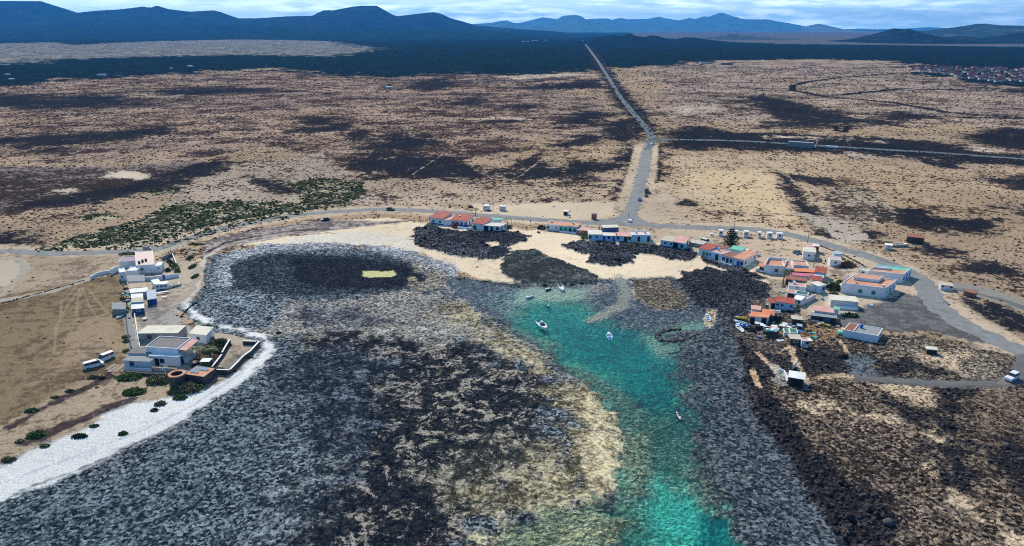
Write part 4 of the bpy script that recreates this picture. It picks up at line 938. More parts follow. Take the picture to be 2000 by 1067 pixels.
def vehicle(p, q, kind, paint, label, cat, z=.12, group=None):
    a_ = Vector(W(*p)); b_ = Vector(W(*q)); ang = math.atan2(b_.y - a_.y, b_.x - a_.x)
    L0 = Loc((0, 0), ang); ln, hw, ht, body, cab = CARK[kind]
    root = thing('car' if kind == 'car' else {'suv': 'off_road_car', 'van': 'van', 'truck': 'truck'}[kind], (a_.x, a_.y, z), label, cat, group)
    m = MB(L0)
    def sec(x, zt, w, zb=.28): return [(x,-w,zb),(x,-w*1.0,zt-.12),(x,-w*.93,zt),(x,w*.93,zt),(x,w,zt-.12),(x,w,zb)]
    m.loft([sec(x, zt, hw * (.9 if i in (0, len(body) - 1) else 1)) for i, (x, zt) in enumerate(body)])
    m.build('body', PAINT[paint], root)
    g = MB(L0); (x0, zb0), (x1, zt0), (x2, zt1), (x3, zb1) = cab; wt = hw * .80
    g.hexa([(x0+.05,-hw*.92,zb0-.02),(x3-.05,-hw*.92,zb1-.02),(x3-.05,hw*.92,zb1-.02),(x0+.05,hw*.92,zb0-.02),(x1,-wt,zt0-.08),(x2,-wt,zt1-.08),(x2,wt,zt1-.08),(x1,wt,zt0-.08)])
    g.build('windows', GLASS, root)
    r = MB(L0); r.hexa([(x1-.05,-wt-.03,zt0-.078),(x2+.08,-wt-.03,zt1-.078),(x2+.08,wt+.03,zt1-.078),(x1-.05,wt+.03,zt0-.078),(x1+.05,-wt+.06,zt0),(x2-.05,-wt+.06,zt1),(x2-.05,wt-.06,zt1),(x1+.05,wt-.06,zt0)])
    for sx in (-1, 1):
        for xx in ((x1 + x2) / 2 - .1, x1 + .05):
            f = (zt0 - .08 - zb0) 
            r.hexa([(xx-.06, sx*(hw*.93), zb0-.02),(xx+.06, sx*(hw*.93), zb0-.02),(xx+.06, sx*(hw*.93+.02), zb0-.02),(xx-.06, sx*(hw*.93+.02), zb0-.02),(xx-.05,sx*(wt+.01),zt0-.08),(xx+.05,sx*(wt+.01),zt0-.08),(xx+.05,sx*(wt+.03),zt0-.08),(xx-.05,sx*(wt+.03),zt0-.08)])
    r.build('roof', PAINT[paint], root)
    for sx in (-1, 1):
        for x in (-ln * .30, ln * .31):
            w_ = MB(L0); w_.tube((x, sx * (hw - .2), .33), (x, sx * (hw + .02), .33), .33, 14); wo = w_.build('wheel', BLACK, root)
            w2 = MB(L0); w2.tube((x, sx * (hw + .021), .33), (x, sx * (hw + .035), .33), .19, 10); w2.build('rim', METAL, wo)
        hl = MB(L0); hl.box(ln / 2 - .04, ln / 2 + .03, sx * hw * .68 - .14, sx * hw * .68 + .14, .55, .7); hl.build('headlight', LAMP, root)
        tl = MB(L0); tl.box(-ln / 2 - .03, -ln / 2 + .03, sx * hw * .75 - .1, sx * hw * .75 + .1, .75, 1.0); tl.build('tail_light', TAIL, root)
    return root
HULL = {k: mat('hull_' + k, v, .45, .07, spec=.4) for k, v in dict(white=(.78, .79, .8), blue=(.04, .22, .62), paleblue=(.3, .6, .75), green=(.03, .3, .22), yellow=(.75, .55, .06), dark=(.06, .07, .09), cream=(.62, .58, .46), teal=(.1, .4, .45)).items()}
def boat(p, q, ln, bm_, hull, inner, label, z=WL - .12, motor=True, cabin=False, upside=False, group=None, name='boat', lean=0):
    a_ = Vector(W(*p)); b_ = Vector(W(*q)); ang = math.atan2(b_.y - a_.y, b_.x - a_.x)
    L0 = Loc((0, 0), ang); root = thing(name, (a_.x, a_.y, z), label, 'boat', group)
    m = MB(L0); n = 11; H_ = ln * .13 + .18; outer = []; inn = []
    for i in range(n):
        t = i / (n - 1); x = -ln / 2 + ln * t
        w_ = bm_ / 2 * (1 - max(0, (t - .45) / .55) ** 2.2) * (.82 + .18 * min(1, t * 3)); w_ = max(w_, .03)
        sh = H_ * (1 + .35 * max(0, t - .4) ** 1.5)
        outer.append([(x,-w_*.25,.0),(x,-w_*.8,H_*.25),(x,-w_,sh*.7),(x,-w_*1.02,sh),(x,-w_*.86,sh),(x,-w_*.7,H_*.35),(x,w_*.7,H_*.35),(x,w_*.86,sh),(x,w_*1.02,sh),(x,w_,sh*.7),(x,w_*.8,H_*.25),(x,w_*.25,.0)])
    if upside: outer = [[(x, -y, H_ * 1.15 - zz) for (x, y, zz) in s_] for s_ in outer]
    m.loft(outer); m.build('hull', HULL[hull], root, smooth=False)
    if not upside:
        d = MB(L0); d.box(-ln*.42, ln*.30, -bm_*.30, bm_*.30, H_*.36, H_*.42); d.build('deck', HULL[inner], root)
        for xx in (-ln*.22, ln*.08):
            s_ = MB(L0); s_.box(xx-.12, xx+.12, -bm_*.43, bm_*.43, H_*.72, H_*.80); s_.build('seat', HULL[inner] if inner != 'blue' else HULL['white'], root)
        fd = MB(L0); fd.face([(ln*.22,-bm_*.40,H_*1.02),(ln*.22,bm_*.40,H_*1.02),(ln*.40,bm_*.20,H_*1.14),(ln*.47,.0,H_*1.18),(ln*.40,-bm_*.20,H_*1.14)]); fd.build('foredeck', HULL['white'], root)
        if cabin:
            c = MB(L0); c.hexa([(-ln*.02,-bm_*.26,H_*.9),(ln*.2,-bm_*.24,H_*1.0),(ln*.2,bm_*.24,H_*1.0),(-ln*.02,bm_*.26,H_*.9),(0,-bm_*.22,H_*1.7),(ln*.13,-bm_*.2,H_*1.6),(ln*.13,bm_*.2,H_*1.6),(0,bm_*.22,H_*1.7)]); c.build('windshield', GLASS, root)
            c = MB(L0); c.box(-ln*.2,-ln*.08,-bm_*.14,bm_*.14,H_*.42,H_*1.25); c.build('console', HULL['blue'], root)
        if motor:
            c = MB(L0); c.box(-ln/2-.28,-ln/2+.02,-.16,.16,H_*.8,H_*.8+.5); c.box(-ln/2-.18,-ln/2-.08,-.06,.06,-.1,H_*.79); c.build('outboard_motor', HULL['dark'], root)
    if lean: root.rotation_euler = (0, 0, 0)
    return root

# ---------------------------------------------------------------- plants
LEAF = mat('green_leaves', (.075, .135, .035), .7, .3, 2, island=.5); LEAF_D = mat('dark_green_leaves', (.03, .06, .025), .7, .3, 2, island=.5)
LEAF_O = mat('olive_leaves', (.15, .15, .07), .75, .25, 2, island=.45); LEAF_R = mat('dry_orange_leaves', (.28, .12, .04), .8, .3, 2, island=.4); LEAF_B = mat('brown_dry_twigs', (.10, .07, .055), .9, .3, 2, island=.5)
BARK = mat('bark', (.16, .12, .09), .95, .3, 4)
def leaf_cluster(name, p, rx, ry, hh, m, n=None, leaf=.22, parent=None, seed=1, z=0, dome=True, loc=None):
    r_ = np.random.RandomState(seed); n = n or int(220 + 260 * rx * ry)
    n = min(n, 5000)
    u = r_.normal(size=(n, 3)); u /= np.linalg.norm(u, axis=1)[:, None]
    if dome: u[:, 2] = np.abs(u[:, 2])
    rad = .62 + .42 * r_.rand(n)
    lump = 1 + .55 * fbm(u[:, 0] * 3 + seed, u[:, 1] * 3 + u[:, 2] * 2, 1.0, 3, seed % 50)
    c = u * (rad * lump)[:, None] * np.array([rx, ry, hh])
    a_ = r_.normal(size=(n, 3)); a_ /= np.linalg.norm(a_, axis=1)[:, None]
    b_ = np.cross(a_, r_.normal(size=(n, 3))); b_ /= np.linalg.norm(b_, axis=1)[:, None]
    s = leaf * (.6 + .8 * r_.rand(n))[:, None]
    V = np.stack([c - a_ * s, c - b_ * s * .6, c + a_ * s, c + b_ * s * .6], 1).reshape(-1, 3)
    Fq = np.arange(n * 4).reshape(-1, 4)
    o = mesh_np(name, V, Fq, m, parent=parent)
    if p is not None: x, y = W(*p); o.location = (x, y, z)
    elif loc is not None: o.location = loc
    return o
_bs = [10]
def bush(p, rx, ry, hh, label, m=LEAF, n=None, leaf=.22, name='bush', cat='bush', z=0, group=None):
    _bs[0] += 1
    return tag(leaf_cluster(name, p, rx, ry, hh, m, n, leaf, seed=_bs[0], z=z), label, cat, group)
def palm(p, h, r, label, nf=18, droop=1.0, seed=1):
    x, y = W(*p); root = thing('palm_tree', (x, y, 0), label, 'palm tree'); L0 = Loc((0, 0), 0); rr = random.Random(seed)
    t = MB(L0); k = 8
    for i in range(k): t.cyl(.03 * i, .0, h * i / k, h * (i + 1) / k + .002, .24 - .09 * i / k, .27 - .1 * i / k, 9)
    t.build('trunk', BARK, root)
    c = MB(L0)
    for i in range(nf):
        a_ = 2 * math.pi * i / nf + rr.uniform(-.15, .15); up = rr.uniform(.1, 1.0); ex = Vector((math.cos(a_), math.sin(a_))); sd = Vector((-ex.y, ex.x))
        pts = []
        for j in range(8):
            s = j / 7; d = r * s * (1 - .15 * up * s); zz = h + .1 + r * (up * s - (.45 + up * .55) * droop * s * s * 1.1); pts.append((d, zz))
        for j in range(7):
            (d0, z0), (d1, z1) = pts[j], pts[j + 1]; w0 = .42 * math.sin(math.pi * (j + .4) / 8) + .05
            for sg in (-1, 1):
                for q in range(2):
                    dd = d0 + (d1 - d0) * q / 2; zz = z0 + (z1 - z0) * q / 2; de = dd + (d1 - d0) * .38
                    A_ = ex * dd + Vector((0, 0)); T_ = ex * (dd + .35) + sd * sg * w0 * 1.5; B_ = ex * de
                    c.face([(A_.x, A_.y, zz), (T_.x, T_.y, zz - .22), (B_.x, B_.y, zz + (z1 - z0) * .3)])
    c.build('crown', LEAF_O, root)
    return root
def pine(p, h, r, label):
    x, y = W(*p); root = thing('pine_tree', (x, y, 0), label, 'pine tree'); L0 = Loc((0, 0), 0)
    t = MB(L0); t.cyl(0, 0, -.2, h, .2, .04, 9); t.build('trunk', BARK, root)
    rr = np.random.RandomState(5); cs = []; tiers = 9
    for i in range(tiers):
        zz = h * (.14 + .84 * i / tiers); rad = r * (1 - .80 * (i / tiers)) ; nb = 7 if i < 7 else 5
        for k in range(nb):
            a_ = 2 * math.pi * (k + .5 * (i % 2)) / nb
            for s in np.linspace(.15, 1, 7):
                m_ = 9
                cc = np.array([math.cos(a_) * rad * s, math.sin(a_) * rad * s, zz + .22 * rad * s * s])
                cs.append(cc + rr.normal(size=(m_, 3)) * np.array([.16, .16, .09]) * (1.2 - .4 * s) * (rad / r + .4))
    c = np.vstack(cs); n = len(c)
    a_ = rr.normal(size=(n, 3)); a_ /= np.linalg.norm(a_, axis=1)[:, None]; b_ = np.cross(a_, rr.normal(size=(n, 3))); b_ /= np.linalg.norm(b_, axis=1)[:, None]
    V = np.stack([c - a_ * .26, c - b_ * .12, c + a_ * .26, c + b_ * .12], 1).reshape(-1, 3)
    mesh_np('crown', V, np.arange(n * 4).reshape(-1, 4), LEAF_D, parent=root)
    return root
def person(p, label, top, legs, z=.1, pose='walk'):
    x, y = W(*p); me = bpy.data.meshes.new('person')
    J = dict(pel=(0,0,.95), ch=(0,0,1.3), nk=(0,0,1.5), hd=(0,.01,1.62), ht=(0,0,1.74), ls=(-.19,0,1.42), le=(-.27,.06,1.15), lh=(-.27,-.08,.92), rs=(.19,0,1.42), re=(.27,-.05,1.15), rh=(.27,-.16,.95),
             lk=(-.11,-.12,.5), lf=(-.12,.0,.06), lt=(-.12,-.17,.03), rk=(.11,.03,.5), rf=(.12,.22,.08), rt=(.12,.06,.03), lw=(-.1,0,.92), rw=(.1,0,.92))
    E = [('pel','ch'),('ch','nk'),('nk','hd'),('hd','ht'),('ch','ls'),('ls','le'),('le','lh'),('ch','rs'),('rs','re'),('re','rh'),('pel','lw'),('lw','lk'),('lk','lf'),('lf','lt'),('pel','rw'),('rw','rk'),('rk','rf'),('rf','rt')]
    Rr = dict(pel=.15, ch=.16, nk=.06, hd=.10, ht=.08, ls=.075, le=.05, lh=.035, rs=.075, re=.05, rh=.035, lk=.065, lf=.045, lt=.035, rk=.065, rf=.045, rt=.035, lw=.10, rw=.10)
    ks = list(J); me.from_pydata([J[k] for k in ks], [(ks.index(a), ks.index(b)) for a, b in E], [])
    o = bpy.data.objects.new('person', me); link(o)
    md = o.modifiers.new('skin', 'SKIN'); sv = me.skin_vertices[0].data
    for i, k in enumerate(ks): sv[i].radius = (Rr[k], Rr[k]); sv[i].use_root = (k == 'pel')
    o.modifiers.new('sub', 'SUBSURF').levels = 1
    dg = bpy.context.evaluated_depsgraph_get(); nm = bpy.data.meshes.new_from_object(o.evaluated_get(dg)); o.modifiers.clear(); o.data = nm
    nm.materials.clear()
    for m in (mat('skin_tone', (.42, .25, .17), .6), mat('cloth_' + top[0], top[1], .85), mat('cloth_' + legs[0], legs[1], .85), mat('dark_hair', (.03, .02, .015), .7)): nm.materials.append(m)
    for f in nm.polygons:
        zc = f.center.z; f.material_index = 3 if zc > 1.66 else (0 if zc > 1.48 or (abs(f.center.x) > .22 and zc < 1.2) or zc < .08 else (1 if zc > .95 else 2)); f.use_smooth = True
    o.location = (x, y, z); return tag(o, label, 'person')

# ================================================================ the village
H = house
# --- row by the north beach
H((840,437),(866,440),8.5,2.9,'white cottage with red pitched roof at the west end of the beach row',roof='shed',rc='red',front='ww',rise=1.0,ribs=True,base=('blue',.5))
H((866,440),(881,441.5),8,2.6,'small white cottage under a flat pale pink roof, second in the beach row',roof='slab',rc='pink',front='.',rise=0)
H((881,441.5),(914,444),9,2.8,'white cottage with rusty red roof and blue painted base behind the orange bush',roof='shed',rc='red',front='dwdw',rise=.7,ribs=True,base=('blue',.9),right='ww',trim='blue',chim=1)
H((922,446.5),(944,450),8,2.6,'white cottage with plain red sheet roof beside the flat cream roofed one',roof='shed',rc='red',front='wd',rise=.8,ribs=True)
H((944,451),(977,453.5),(990,447),2.6,'white cottage with flat cream concrete roof at the east end of the beach row',wall='white',roof='flat',rc='cream',front='gdw',right='ww',trim='dark',par=.2)
H((958,440),(976,441),3,2.6,'small shed with mint green roof behind the cream roofed cottage',roof='slab',rc='green',rise=0,name='shed',cat='shed')
H((838,430),(843,431),2.5,1.6,'tiny grey hut by the road at the west end of the beach row',wall='grey',roof='slab',rc='darkgrey',rise=0,name='shed',cat='shed')
wall_line([(893,446),(908,448),(926,449)],.9,.25,'low white terrace wall in front of the beach row',WALLC['white'])
def pergola(A, B, D, h, label, c):
    fr = Fr(A, B, depth=D); root = thing('pergola', fr.o, label, 'pergola')
    for x in (.1, fr.w - .1):
        for y in (.1, fr.d - .1): m = MB(fr); m.box(x-.07,x+.07,y-.07,y+.07,-.2,h); m.build('post', c, root)
    for y in (.1, fr.d - .1): m = MB(fr); m.box(0, fr.w, y-.06, y+.06, h+.002, h+.14); m.build('beam', c, root)
    for k in range(6): x = fr.w*(k+.5)/6; m = MB(fr); m.box(x-.04,x+.04,0,fr.d,h+.145,h+.23); m.build('slat', c, root)
pergola((978,441),(991,443),4,2.4,'dark green open pergola at the east end of the beach row',mat('green_post_paint',(.06,.16,.12),.7))
bush((889,445),1.5,1.3,2.6,'rusty orange bush in front of the beach row',LEAF_R,700,.2)
bush((993,446),1.7,1.4,1.5,'round green bush at the east end of the beach row',LEAF,600,.2)
bush((925,448),1.2,1.0,1.2,'dark bush between the two red roofed beach cottages',LEAF_D,400,.2)
palm((929,424),4.0,2.0,'low palm behind the rusty red roof of the beach row',14,seed=3)
def outhouse(px, py, w, h, label, col_='white', group='white outhouses lined up below the track', rc='white', door='r', roof='slab'):
    A = (px - w / 2, py); B = (px + w / 2, py + .5)
    r_, fr = H(A, B, 2.0, h, label, wall=col_, roof=roof, rc=rc, front='s', name='outhouse', cat='outhouse', group=group, over=.05, rise=0.15, trim='dark', right='d')
for i, (px, py, w) in enumerate([(1407.5,461.5,9),(1436,463,10.5),(1457,463.8,9.5),(1482.5,465.5,7),(1503,466.5,10.5),(1522.5,467.5,11.5)]):
    nth = ['first white outhouse from the pine tree end of the line of six','second white outhouse of six, beside a utility pole','third white outhouse of the line of six','fourth and narrowest white outhouse of the line of six','fifth white outhouse of the line of six','last and widest white outhouse of the line of six, farthest from the pine'][i]
    outhouse(px, py, w, 2.5, nth)
H((943,411),(954,412),2.6,2.3,'grey white outhouse with a side box north of the beach row track',wall='oldwhite',roof='slab',rc='white',rise=.1,front='s',name='outhouse',cat='outhouse',group='outhouses north of the track')
H((975,411.5),(985,412.5),2.0,2.2,'narrow outhouse with a dark open door north of the beach row',wall='oldwhite',roof='slab',rc='white',rise=.1,front='.s',left='g',name='outhouse',cat='outhouse',group='outhouses north of the track')
H((1100,420.5),(1109.5,421),2.2,1.9,'lone bright white hut on the sand north of the track',roof='slab',rc='white',rise=.1,front='g',name='outhouse',cat='outhouse')
H((1386.5,461),(1392,461.3),1.3,.9,'knee high white box on the sand at the pine end of the outhouses',roof='slab',rc='white',rise=0,front='',name='utility_box',cat='box',over=.05)
# --- turquoise row
H((1066,450),(1091,452),6.5,2.9,'white cottage with one big window at the west end of the turquoise row',roof='flat',rc='terra',front='w.s',left='d',trim='dark',chim=1,par=.2)
H((1091,452),(1109,454),6,2.7,'turquoise fronted cottage with flat terracotta roof beside the white one',wall='turq',roof='slab',rc='terra',front='dw',trim='green',rise=.2)
H((1109,454),(1127,456),6,2.9,'turquoise fronted cottage with higher terracotta roof beside the red brick ruin',wall='turq',roof='slab',rc='terra',front='dw',trim='dark',rise=.3,chim=1)
wall_line([(1092,453.5),(1110,455.5),(1126,457.5)],.7,.25,'low white wall along the turquoise cottages',WALLC['white'])
H((1127,459),(1150,460.5),5,2.1,'half ruined red brown brick building between the two white rows',wall='brick',roof='slab',rc='pink',front='s.',rise=.1,name='ruined_house')
bush((1058,447),2.3,1.7,1.8,'dark green bush against the west end of the turquoise row',LEAF_D,800,.22)
H((1149,470),(1175,470.5),6.5,2.7,'blue white cottage with flat cream roof at the west end of the long shore row',wall='blue',roof='slab',rc='cream',front='w.s.',trim='dark',rise=.15)
H((1175,470.5),(1203,471.5),4.5,2.3,'low blue cottage with cream sheet canopy in the long shore row',wall='blue',roof='slab',rc='cream',front='dwd',trim='blue',rise=.25)
H((1203,471.5),(1233,472.5),5.5,2.3,'low blue cottage with faded pink roof in the long shore row',wall='blue',roof='slab',rc='pink',front='w.gw',trim='dark',rise=.3)
H((1233,472),(1271,472),5.5,2.9,'blue white cottage with pink and white roof ending the long shore row',wall='blue',roof='flat',rc='palepink',front='.d.d',trim='dark',chim=2,par=.25)
H((1178,456),(1208,455),4,2.5,'dark blue tarpaulin roofed yard behind the long shore row',wall='darkblue',roof='slab',rc='cream',rise=.1,name='shed',cat='shed')
bush((1143,466),2.0,1.3,1.3,'green bush between the brick ruin and the long shore row',LEAF,500,.2)
for k,(px,py,a,nm) in enumerate([(1170,473,2.2,'under the west end of'),(1190,474,2.6,'under the cream canopy of'),(1215,475,2.6,'under the pink roof of'),(1238,477,2.4,'under the east end of'),(1255,479,1.8,'at the last corner of')]):
    bush((px,py),a,1.0,.7,f'low green shrub {nm} the long shore row',LEAF if k%2 else LEAF_D,350,.18,name='shrub',cat='shrub',group='shrubs along the shore row')
boat((1206,478),(1204,474),3.0,1.2,'white','white','white dinghy pulled up on the rocks below the long shore row',z=.1,motor=False)
H((1290,481),(1313,484.5),7,2.6,'blue fronted cottage with flat grey beige roof between the shore rows',wall='blue',roof='slab',rc='beige',front='.s.s',trim='dark',rise=.2)
H((1313,484.5),(1337,489),(1344,477),2.7,'teal fronted cottage with orange and beige roof between the shore rows',wall='turq',roof='slab',rc='pink',front='gw',right='.w',trim='dark',rise=.2)
H((1345,480),(1372,485),4.5,1.5,'low roofless stone sheds with beige slabs beside the red roofed terrace',wall='grey',roof='slab',rc='beige',rise=.1,name='shed',cat='shed')
vehicle((1378,475),(1384,477),'van','white','white van parked behind the low stone sheds','van',z=0)
# --- terrace with pine
H((1364,499),(1383,504),7,3.0,'blue white cottage with bright red roof at the west end of the pine terrace',wall='blue',roof='shed',rc='red',front='.dw',trim='green',rise=.6)
H((1383,504),(1409,511.5),6.5,3.0,'blue white cottage with pink roof terrace in the pine terrace',wall='blue',roof='flat',rc='pink',front='s.g.',trim='dark',chim=1)
H((1409,511.5),(1431,518),6,2.7,'cottage with dark rust brown roof in the pine terrace',wall='blue',roof='slab',rc='rust',front='wdw',trim='dark',rise=.5)
H((1431,517.5),(1451,523),(1477,508),2.9,'white end cottage with orange roof and blue door in the pine terrace',wall='white',roof='slab',rc='terra',front='.dw',right='w.w',trim='blue',rise=.35)
H((1424,500),(1447,504),5,2.9,'building with mint green flat roof behind the rust brown roof',wall='white',roof='slab',rc='green',rise=.1,name='house')
H((1396,497),(1415,501),4,2.9,'small building with maroon sheet roof beside the pine tree',wall='oldwhite',roof='slab',rc='rust',rise=.1,name='shed',cat='shed')
wall_line([(1404,514),(1413,517),(1428,522)],.9,.25,'white terrace wall in front of the pine cottages',WALLC['white'])
pine((1426,486),9.0,3.6,'dark green tiered pine standing behind the cottages')
vehicle((1461,494.5),(1467,496),'car','white','white car parked behind the pine terrace','car',z=0)
vehicle((1475,498),(1481,500),'car','silver','silver car parked at the corner of the pine terrace','car',z=0)
bush((1432,527),1.4,.8,.5,'pale dry shrub on the rocks below the pine terrace',LEAF_O,150,.15,name='shrub',cat='shrub')
# --- middle cluster
H((1491,534),(1530,537),(1537,521),3.3,'large white house with walled terracotta roof terrace in the middle of the village',wall='white',roof='flat',rc='terra',front='..w.',trim='blue',par=1.0)
H((1530,537),(1548,538.5),8.5,2.8,'white house with blue door and orange flat roof joined to the walled terrace house',wall='white',roof='flat',rc='terra',front='dw',trim='blue',par=.25,chim=1)
H((1549,531),(1578,533),6,2.7,'white house with orange roof and raised white back wall',wall='white',roof='flat',rc='terra',front='.s.',trim='white',par=.4)
H((1482,532),(1491,533),4,2.3,'small orange roofed porch against the walled terrace house',wall='oldwhite',roof='slab',rc='orange',front='g',rise=.1,name='porch',cat='porch')
vehicle((1487,531.5),(1494,533),'car','white','white car under the small orange porch','car',z=0)
H((1551,542),(1590,544.5),3.6,2.3,'narrow dark stone building with orange tile roof',wall='stone',roof='slab',rc='orange',front='...w',rise=.5,name='house')
H((1590,544.5),(1611,547.5),4.6,2.6,'small house with plain crimson roof and white walls',wall='blue',roof='shed',rc='red',front='.',rise=.6)
H((1546,548.5),(1589,551),2.8,2.0,'long low building under a magenta pink roof',wall='oldwhite',roof='slab',rc='magenta',front='s..s',rise=.25,name='shed',cat='shed')
H((1589,551),(1607,553),3,1.9,'low pale blue yard building beside the magenta roof',wall='blue',roof='slab',rc='sky',rise=.1,name='shed',cat='shed')
H((1534,556),(1574,560.5),3.6,2.0,'long dark fronted building with brown red roof',wall='stone',roof='slab',rc='rust',front='.w.w',trim='white',rise=.45,name='house')
H((1583,558),(1604,560),3,2.1,'small building with bright red ribbed roof',wall='oldwhite',roof='shed',rc='red',rise=.5,ribs=True,name='shed',cat='shed')
H((1539,569),(1573,573),3.8,2.2,'white building with faded pink flat roof above the stony shore',wall='white',roof='flat',rc='pink',front='.s.',par=.2,chim=1)
H((1573,568),(1597,572),4.6,2.1,'white walled building with tan earth roof',wall='white',roof='slab',rc='tan',rise=.1)
H((1596,573.5),(1611,570.5),3.4,2.6,'small pale cube house with cream roof at the end of the tan roof',wall='blue',roof='slab',rc='cream',front='.w',trim='blue',rise=.1)
H((1536,581),(1552,583.5),3.5,1.9,'white box building with orange flat roof by the stony shore',wall='white',roof='flat',rc='terra',par=.15,front='g')
H((1552,582.5),(1575,587),3.2,1.8,'roofless white yard with dark green tarpaulin',wall='white',roof='flat',rc='dgreen',par=.5,name='walled_yard',cat='yard')
H((1549,596),(1563,599),4,2.1,'grey white hut with white window beside the crimson boathouse',wall='oldwhite',roof='slab',rc='white',front='.w',rise=.1,name='shed',cat='shed')
wall_line([(1563,598),(1577,591),(1592,583)],1.6,.3,'tall grey white wall curving behind the shore buildings',WALLC['oldwhite'],curve=True)
H((1513,604),(1549,608.5),5,2.5,'blue fronted boathouse with broad crimson roof and blue shutters',wall='blue',roof='slab',rc='red',front='ss.s',trim='blue',rise=.5,ribs=True,name='boathouse',cat='boathouse')
H((1504.5,604),(1512.8,604),3.4,2.1,'small maroon roofed annex on the seaward side of the crimson boathouse',wall='tan',roof='shed',rc='red',front='g',rise=.3,name='shed',cat='shed')
palm((1529,556),5.5,1.6,'tall thin palm on the shore between the white houses',12,1.6,seed=8)
palm((1538,545),2.6,1.4,'short palm beside the tall thin palm',12,1.2,seed=9)
H((1567,506),(1591,508.5),6,3.1,'square white house with cream roof standing alone east of the outhouses',wall='white',roof='slab',rc='cream',front='.s.',right='gw',trim='dark',rise=.1)
H((1573,497),(1589,498.5),4.5,2.6,'pink roofed back building of the lone square white house',wall='pink',roof='slab',rc='pink',rise=.1,name='shed',cat='shed')
H((1586,494),(1598,495),3.5,2.8,'small cream roofed hut with red brown wall above the pink roof',wall='brick',roof='slab',rc='cream',rise=.1,name='shed',cat='shed')
H((1620,520.5),(1641,522),4.6,2.6,'small white hut with pink gable roof and one tiny window',wall='white',roof='gable',rc='palepink',front='s',trim='dark',rise=.7)
H((1628,505),(1643,506),3,1.9,'low pale blue shed behind the pink gabled hut',wall='blue',roof='slab',rc='sky',rise=.1,name='shed',cat='shed')
vehicle((1559,496),(1565,497),'car','grey','grey car beside the lone square white house','car',z=0)
bush((1650,520),4.2,2.8,1.5,'grey brown scrub mound behind the pink gabled hut',LEAF_B,900,.3)
bush((1655,515),2.0,1.4,1.2,'olive green clump on the scrub mound',LEAF_O,300,.25)
# --- two big houses
_r,_f = H((1641,572),(1726,583),(1748,566),3.7,'big white house with terracotta roof terrace and green shutters',wall='white',roof='flat',rc='terra',front='....w..w..',right='sdw',trim='green',par=.3,left='')
def roof_block(fr, x0, x1, y0, y1, z0, z1, m, rc, label, name='roof_house'):
    r_ = thing(name, (fr.o.x, fr.o.y, 0), label, 'roof room'); b = MB(fr); b.box(x0, x1, y0, y1, z0, z1 - .2)
    t = .15; b.box(x0-.01,x1+.01,y0-.01,y0+t,z1-.198,z1); b.box(x0-.01,x1+.01,y1-t,y1+.01,z1-.198,z1); b.box(x0-.01,x0+t,y0+t,y1-t,z1-.198,z1); b.box(x1-t,x1+.01,y0+t,y1-t,z1-.198,z1)
    b.build('wall', m, r_); q = MB(fr); q.box(x0+t+.003,x1-t-.003,y0+t+.003,y1-t-.003,z1-.22,z1-.12); q.build('roof', ROOFC[rc], r_)
roof_block(_f, 1.6, 9.2, _f.d*.5, _f.d-.5, 3.45, 4.6, WALLC['white'], 'terra', 'long white roof room with red roof on the big shuttered house')
for x_, s_, lb in ((4.0,.5,'small white chimney box near the west end of the shuttered roof'),(12.2,.7,'stacked grey chimney box near the east end of the shuttered roof')):
    m = MB(_f); m.box(x_-s_/2, x_+s_/2, 1.3, 1.3+s_, 3.43, 4.2); m.box(x_-s_*.6, x_+s_*.6, 1.2, 1.4+s_, 4.203, 4.35)
    o = m.build('chimney_box', WALLC['oldwhite']); o.location = (_f.o.x, _f.o.y, 0); tag(o, lb, 'chimney')
H((1642,571),(1657,572.5),2.2,2.3,'white porch with green door joined to the big shuttered house',wall='white',roof='slab',rc='white',front='dw',trim='green',rise=.05,name='porch',cat='porch')
H((1645,557),(1662,559.5),4,2.3,'lean-to with mauve grey roof beside the big shuttered house',wall='oldwhite',roof='slab',rc='purple',rise=.3,name='lean_to',cat='shed')
_r,_f = H((1693,546),(1761,553),(1778,540.5),3.4,'big white house with bright green roof strip and two terracotta terraces',wall='white',roof='flat',rc='terra',front='',right='wdw',trim='blue',par=.3)
m = MB(_f); m.box(.19,_f.w-.19,_f.d*.55,_f.d-.19,3.12,3.20); o = m.build('roof_strip', ROOFC['green'], _r); o['label'] = 'mint green painted roof strip'
roof_block(_f, .25, 5.6, _f.d*.42, _f.d*.55, 3.21, 3.9, WALLC['white'], 'white', 'low white roof wall across the green roofed house')
H((1675,540),(1693,543),3.4,2.6,'white wing with a dark green door joined to the green roofed house',wall='white',roof='flat',rc='beige',front='.d.',trim='green',par=.25)
H((1709,513.5),(1713,514),.9,4.1,'square grey chimney on the back corner of the green roofed house',wall='grey',roof='slab',rc='darkgrey',rise=0,over=.03,name='chimney_stack',cat='chimney') if False else None
bush((1628,565),3.0,2.4,2.2,'big dark green bush between the red roofed sheds and the shuttered house',LEAF_D,1400,.25)
bush((1628,576),1.8,1.3,1.0,'yellow green bush below the big dark bush',LEAF_O,400,.22)
bush((1641,552),1.6,1.1,1.0,'green shrub at the corner of the white wing',LEAF,300,.2)
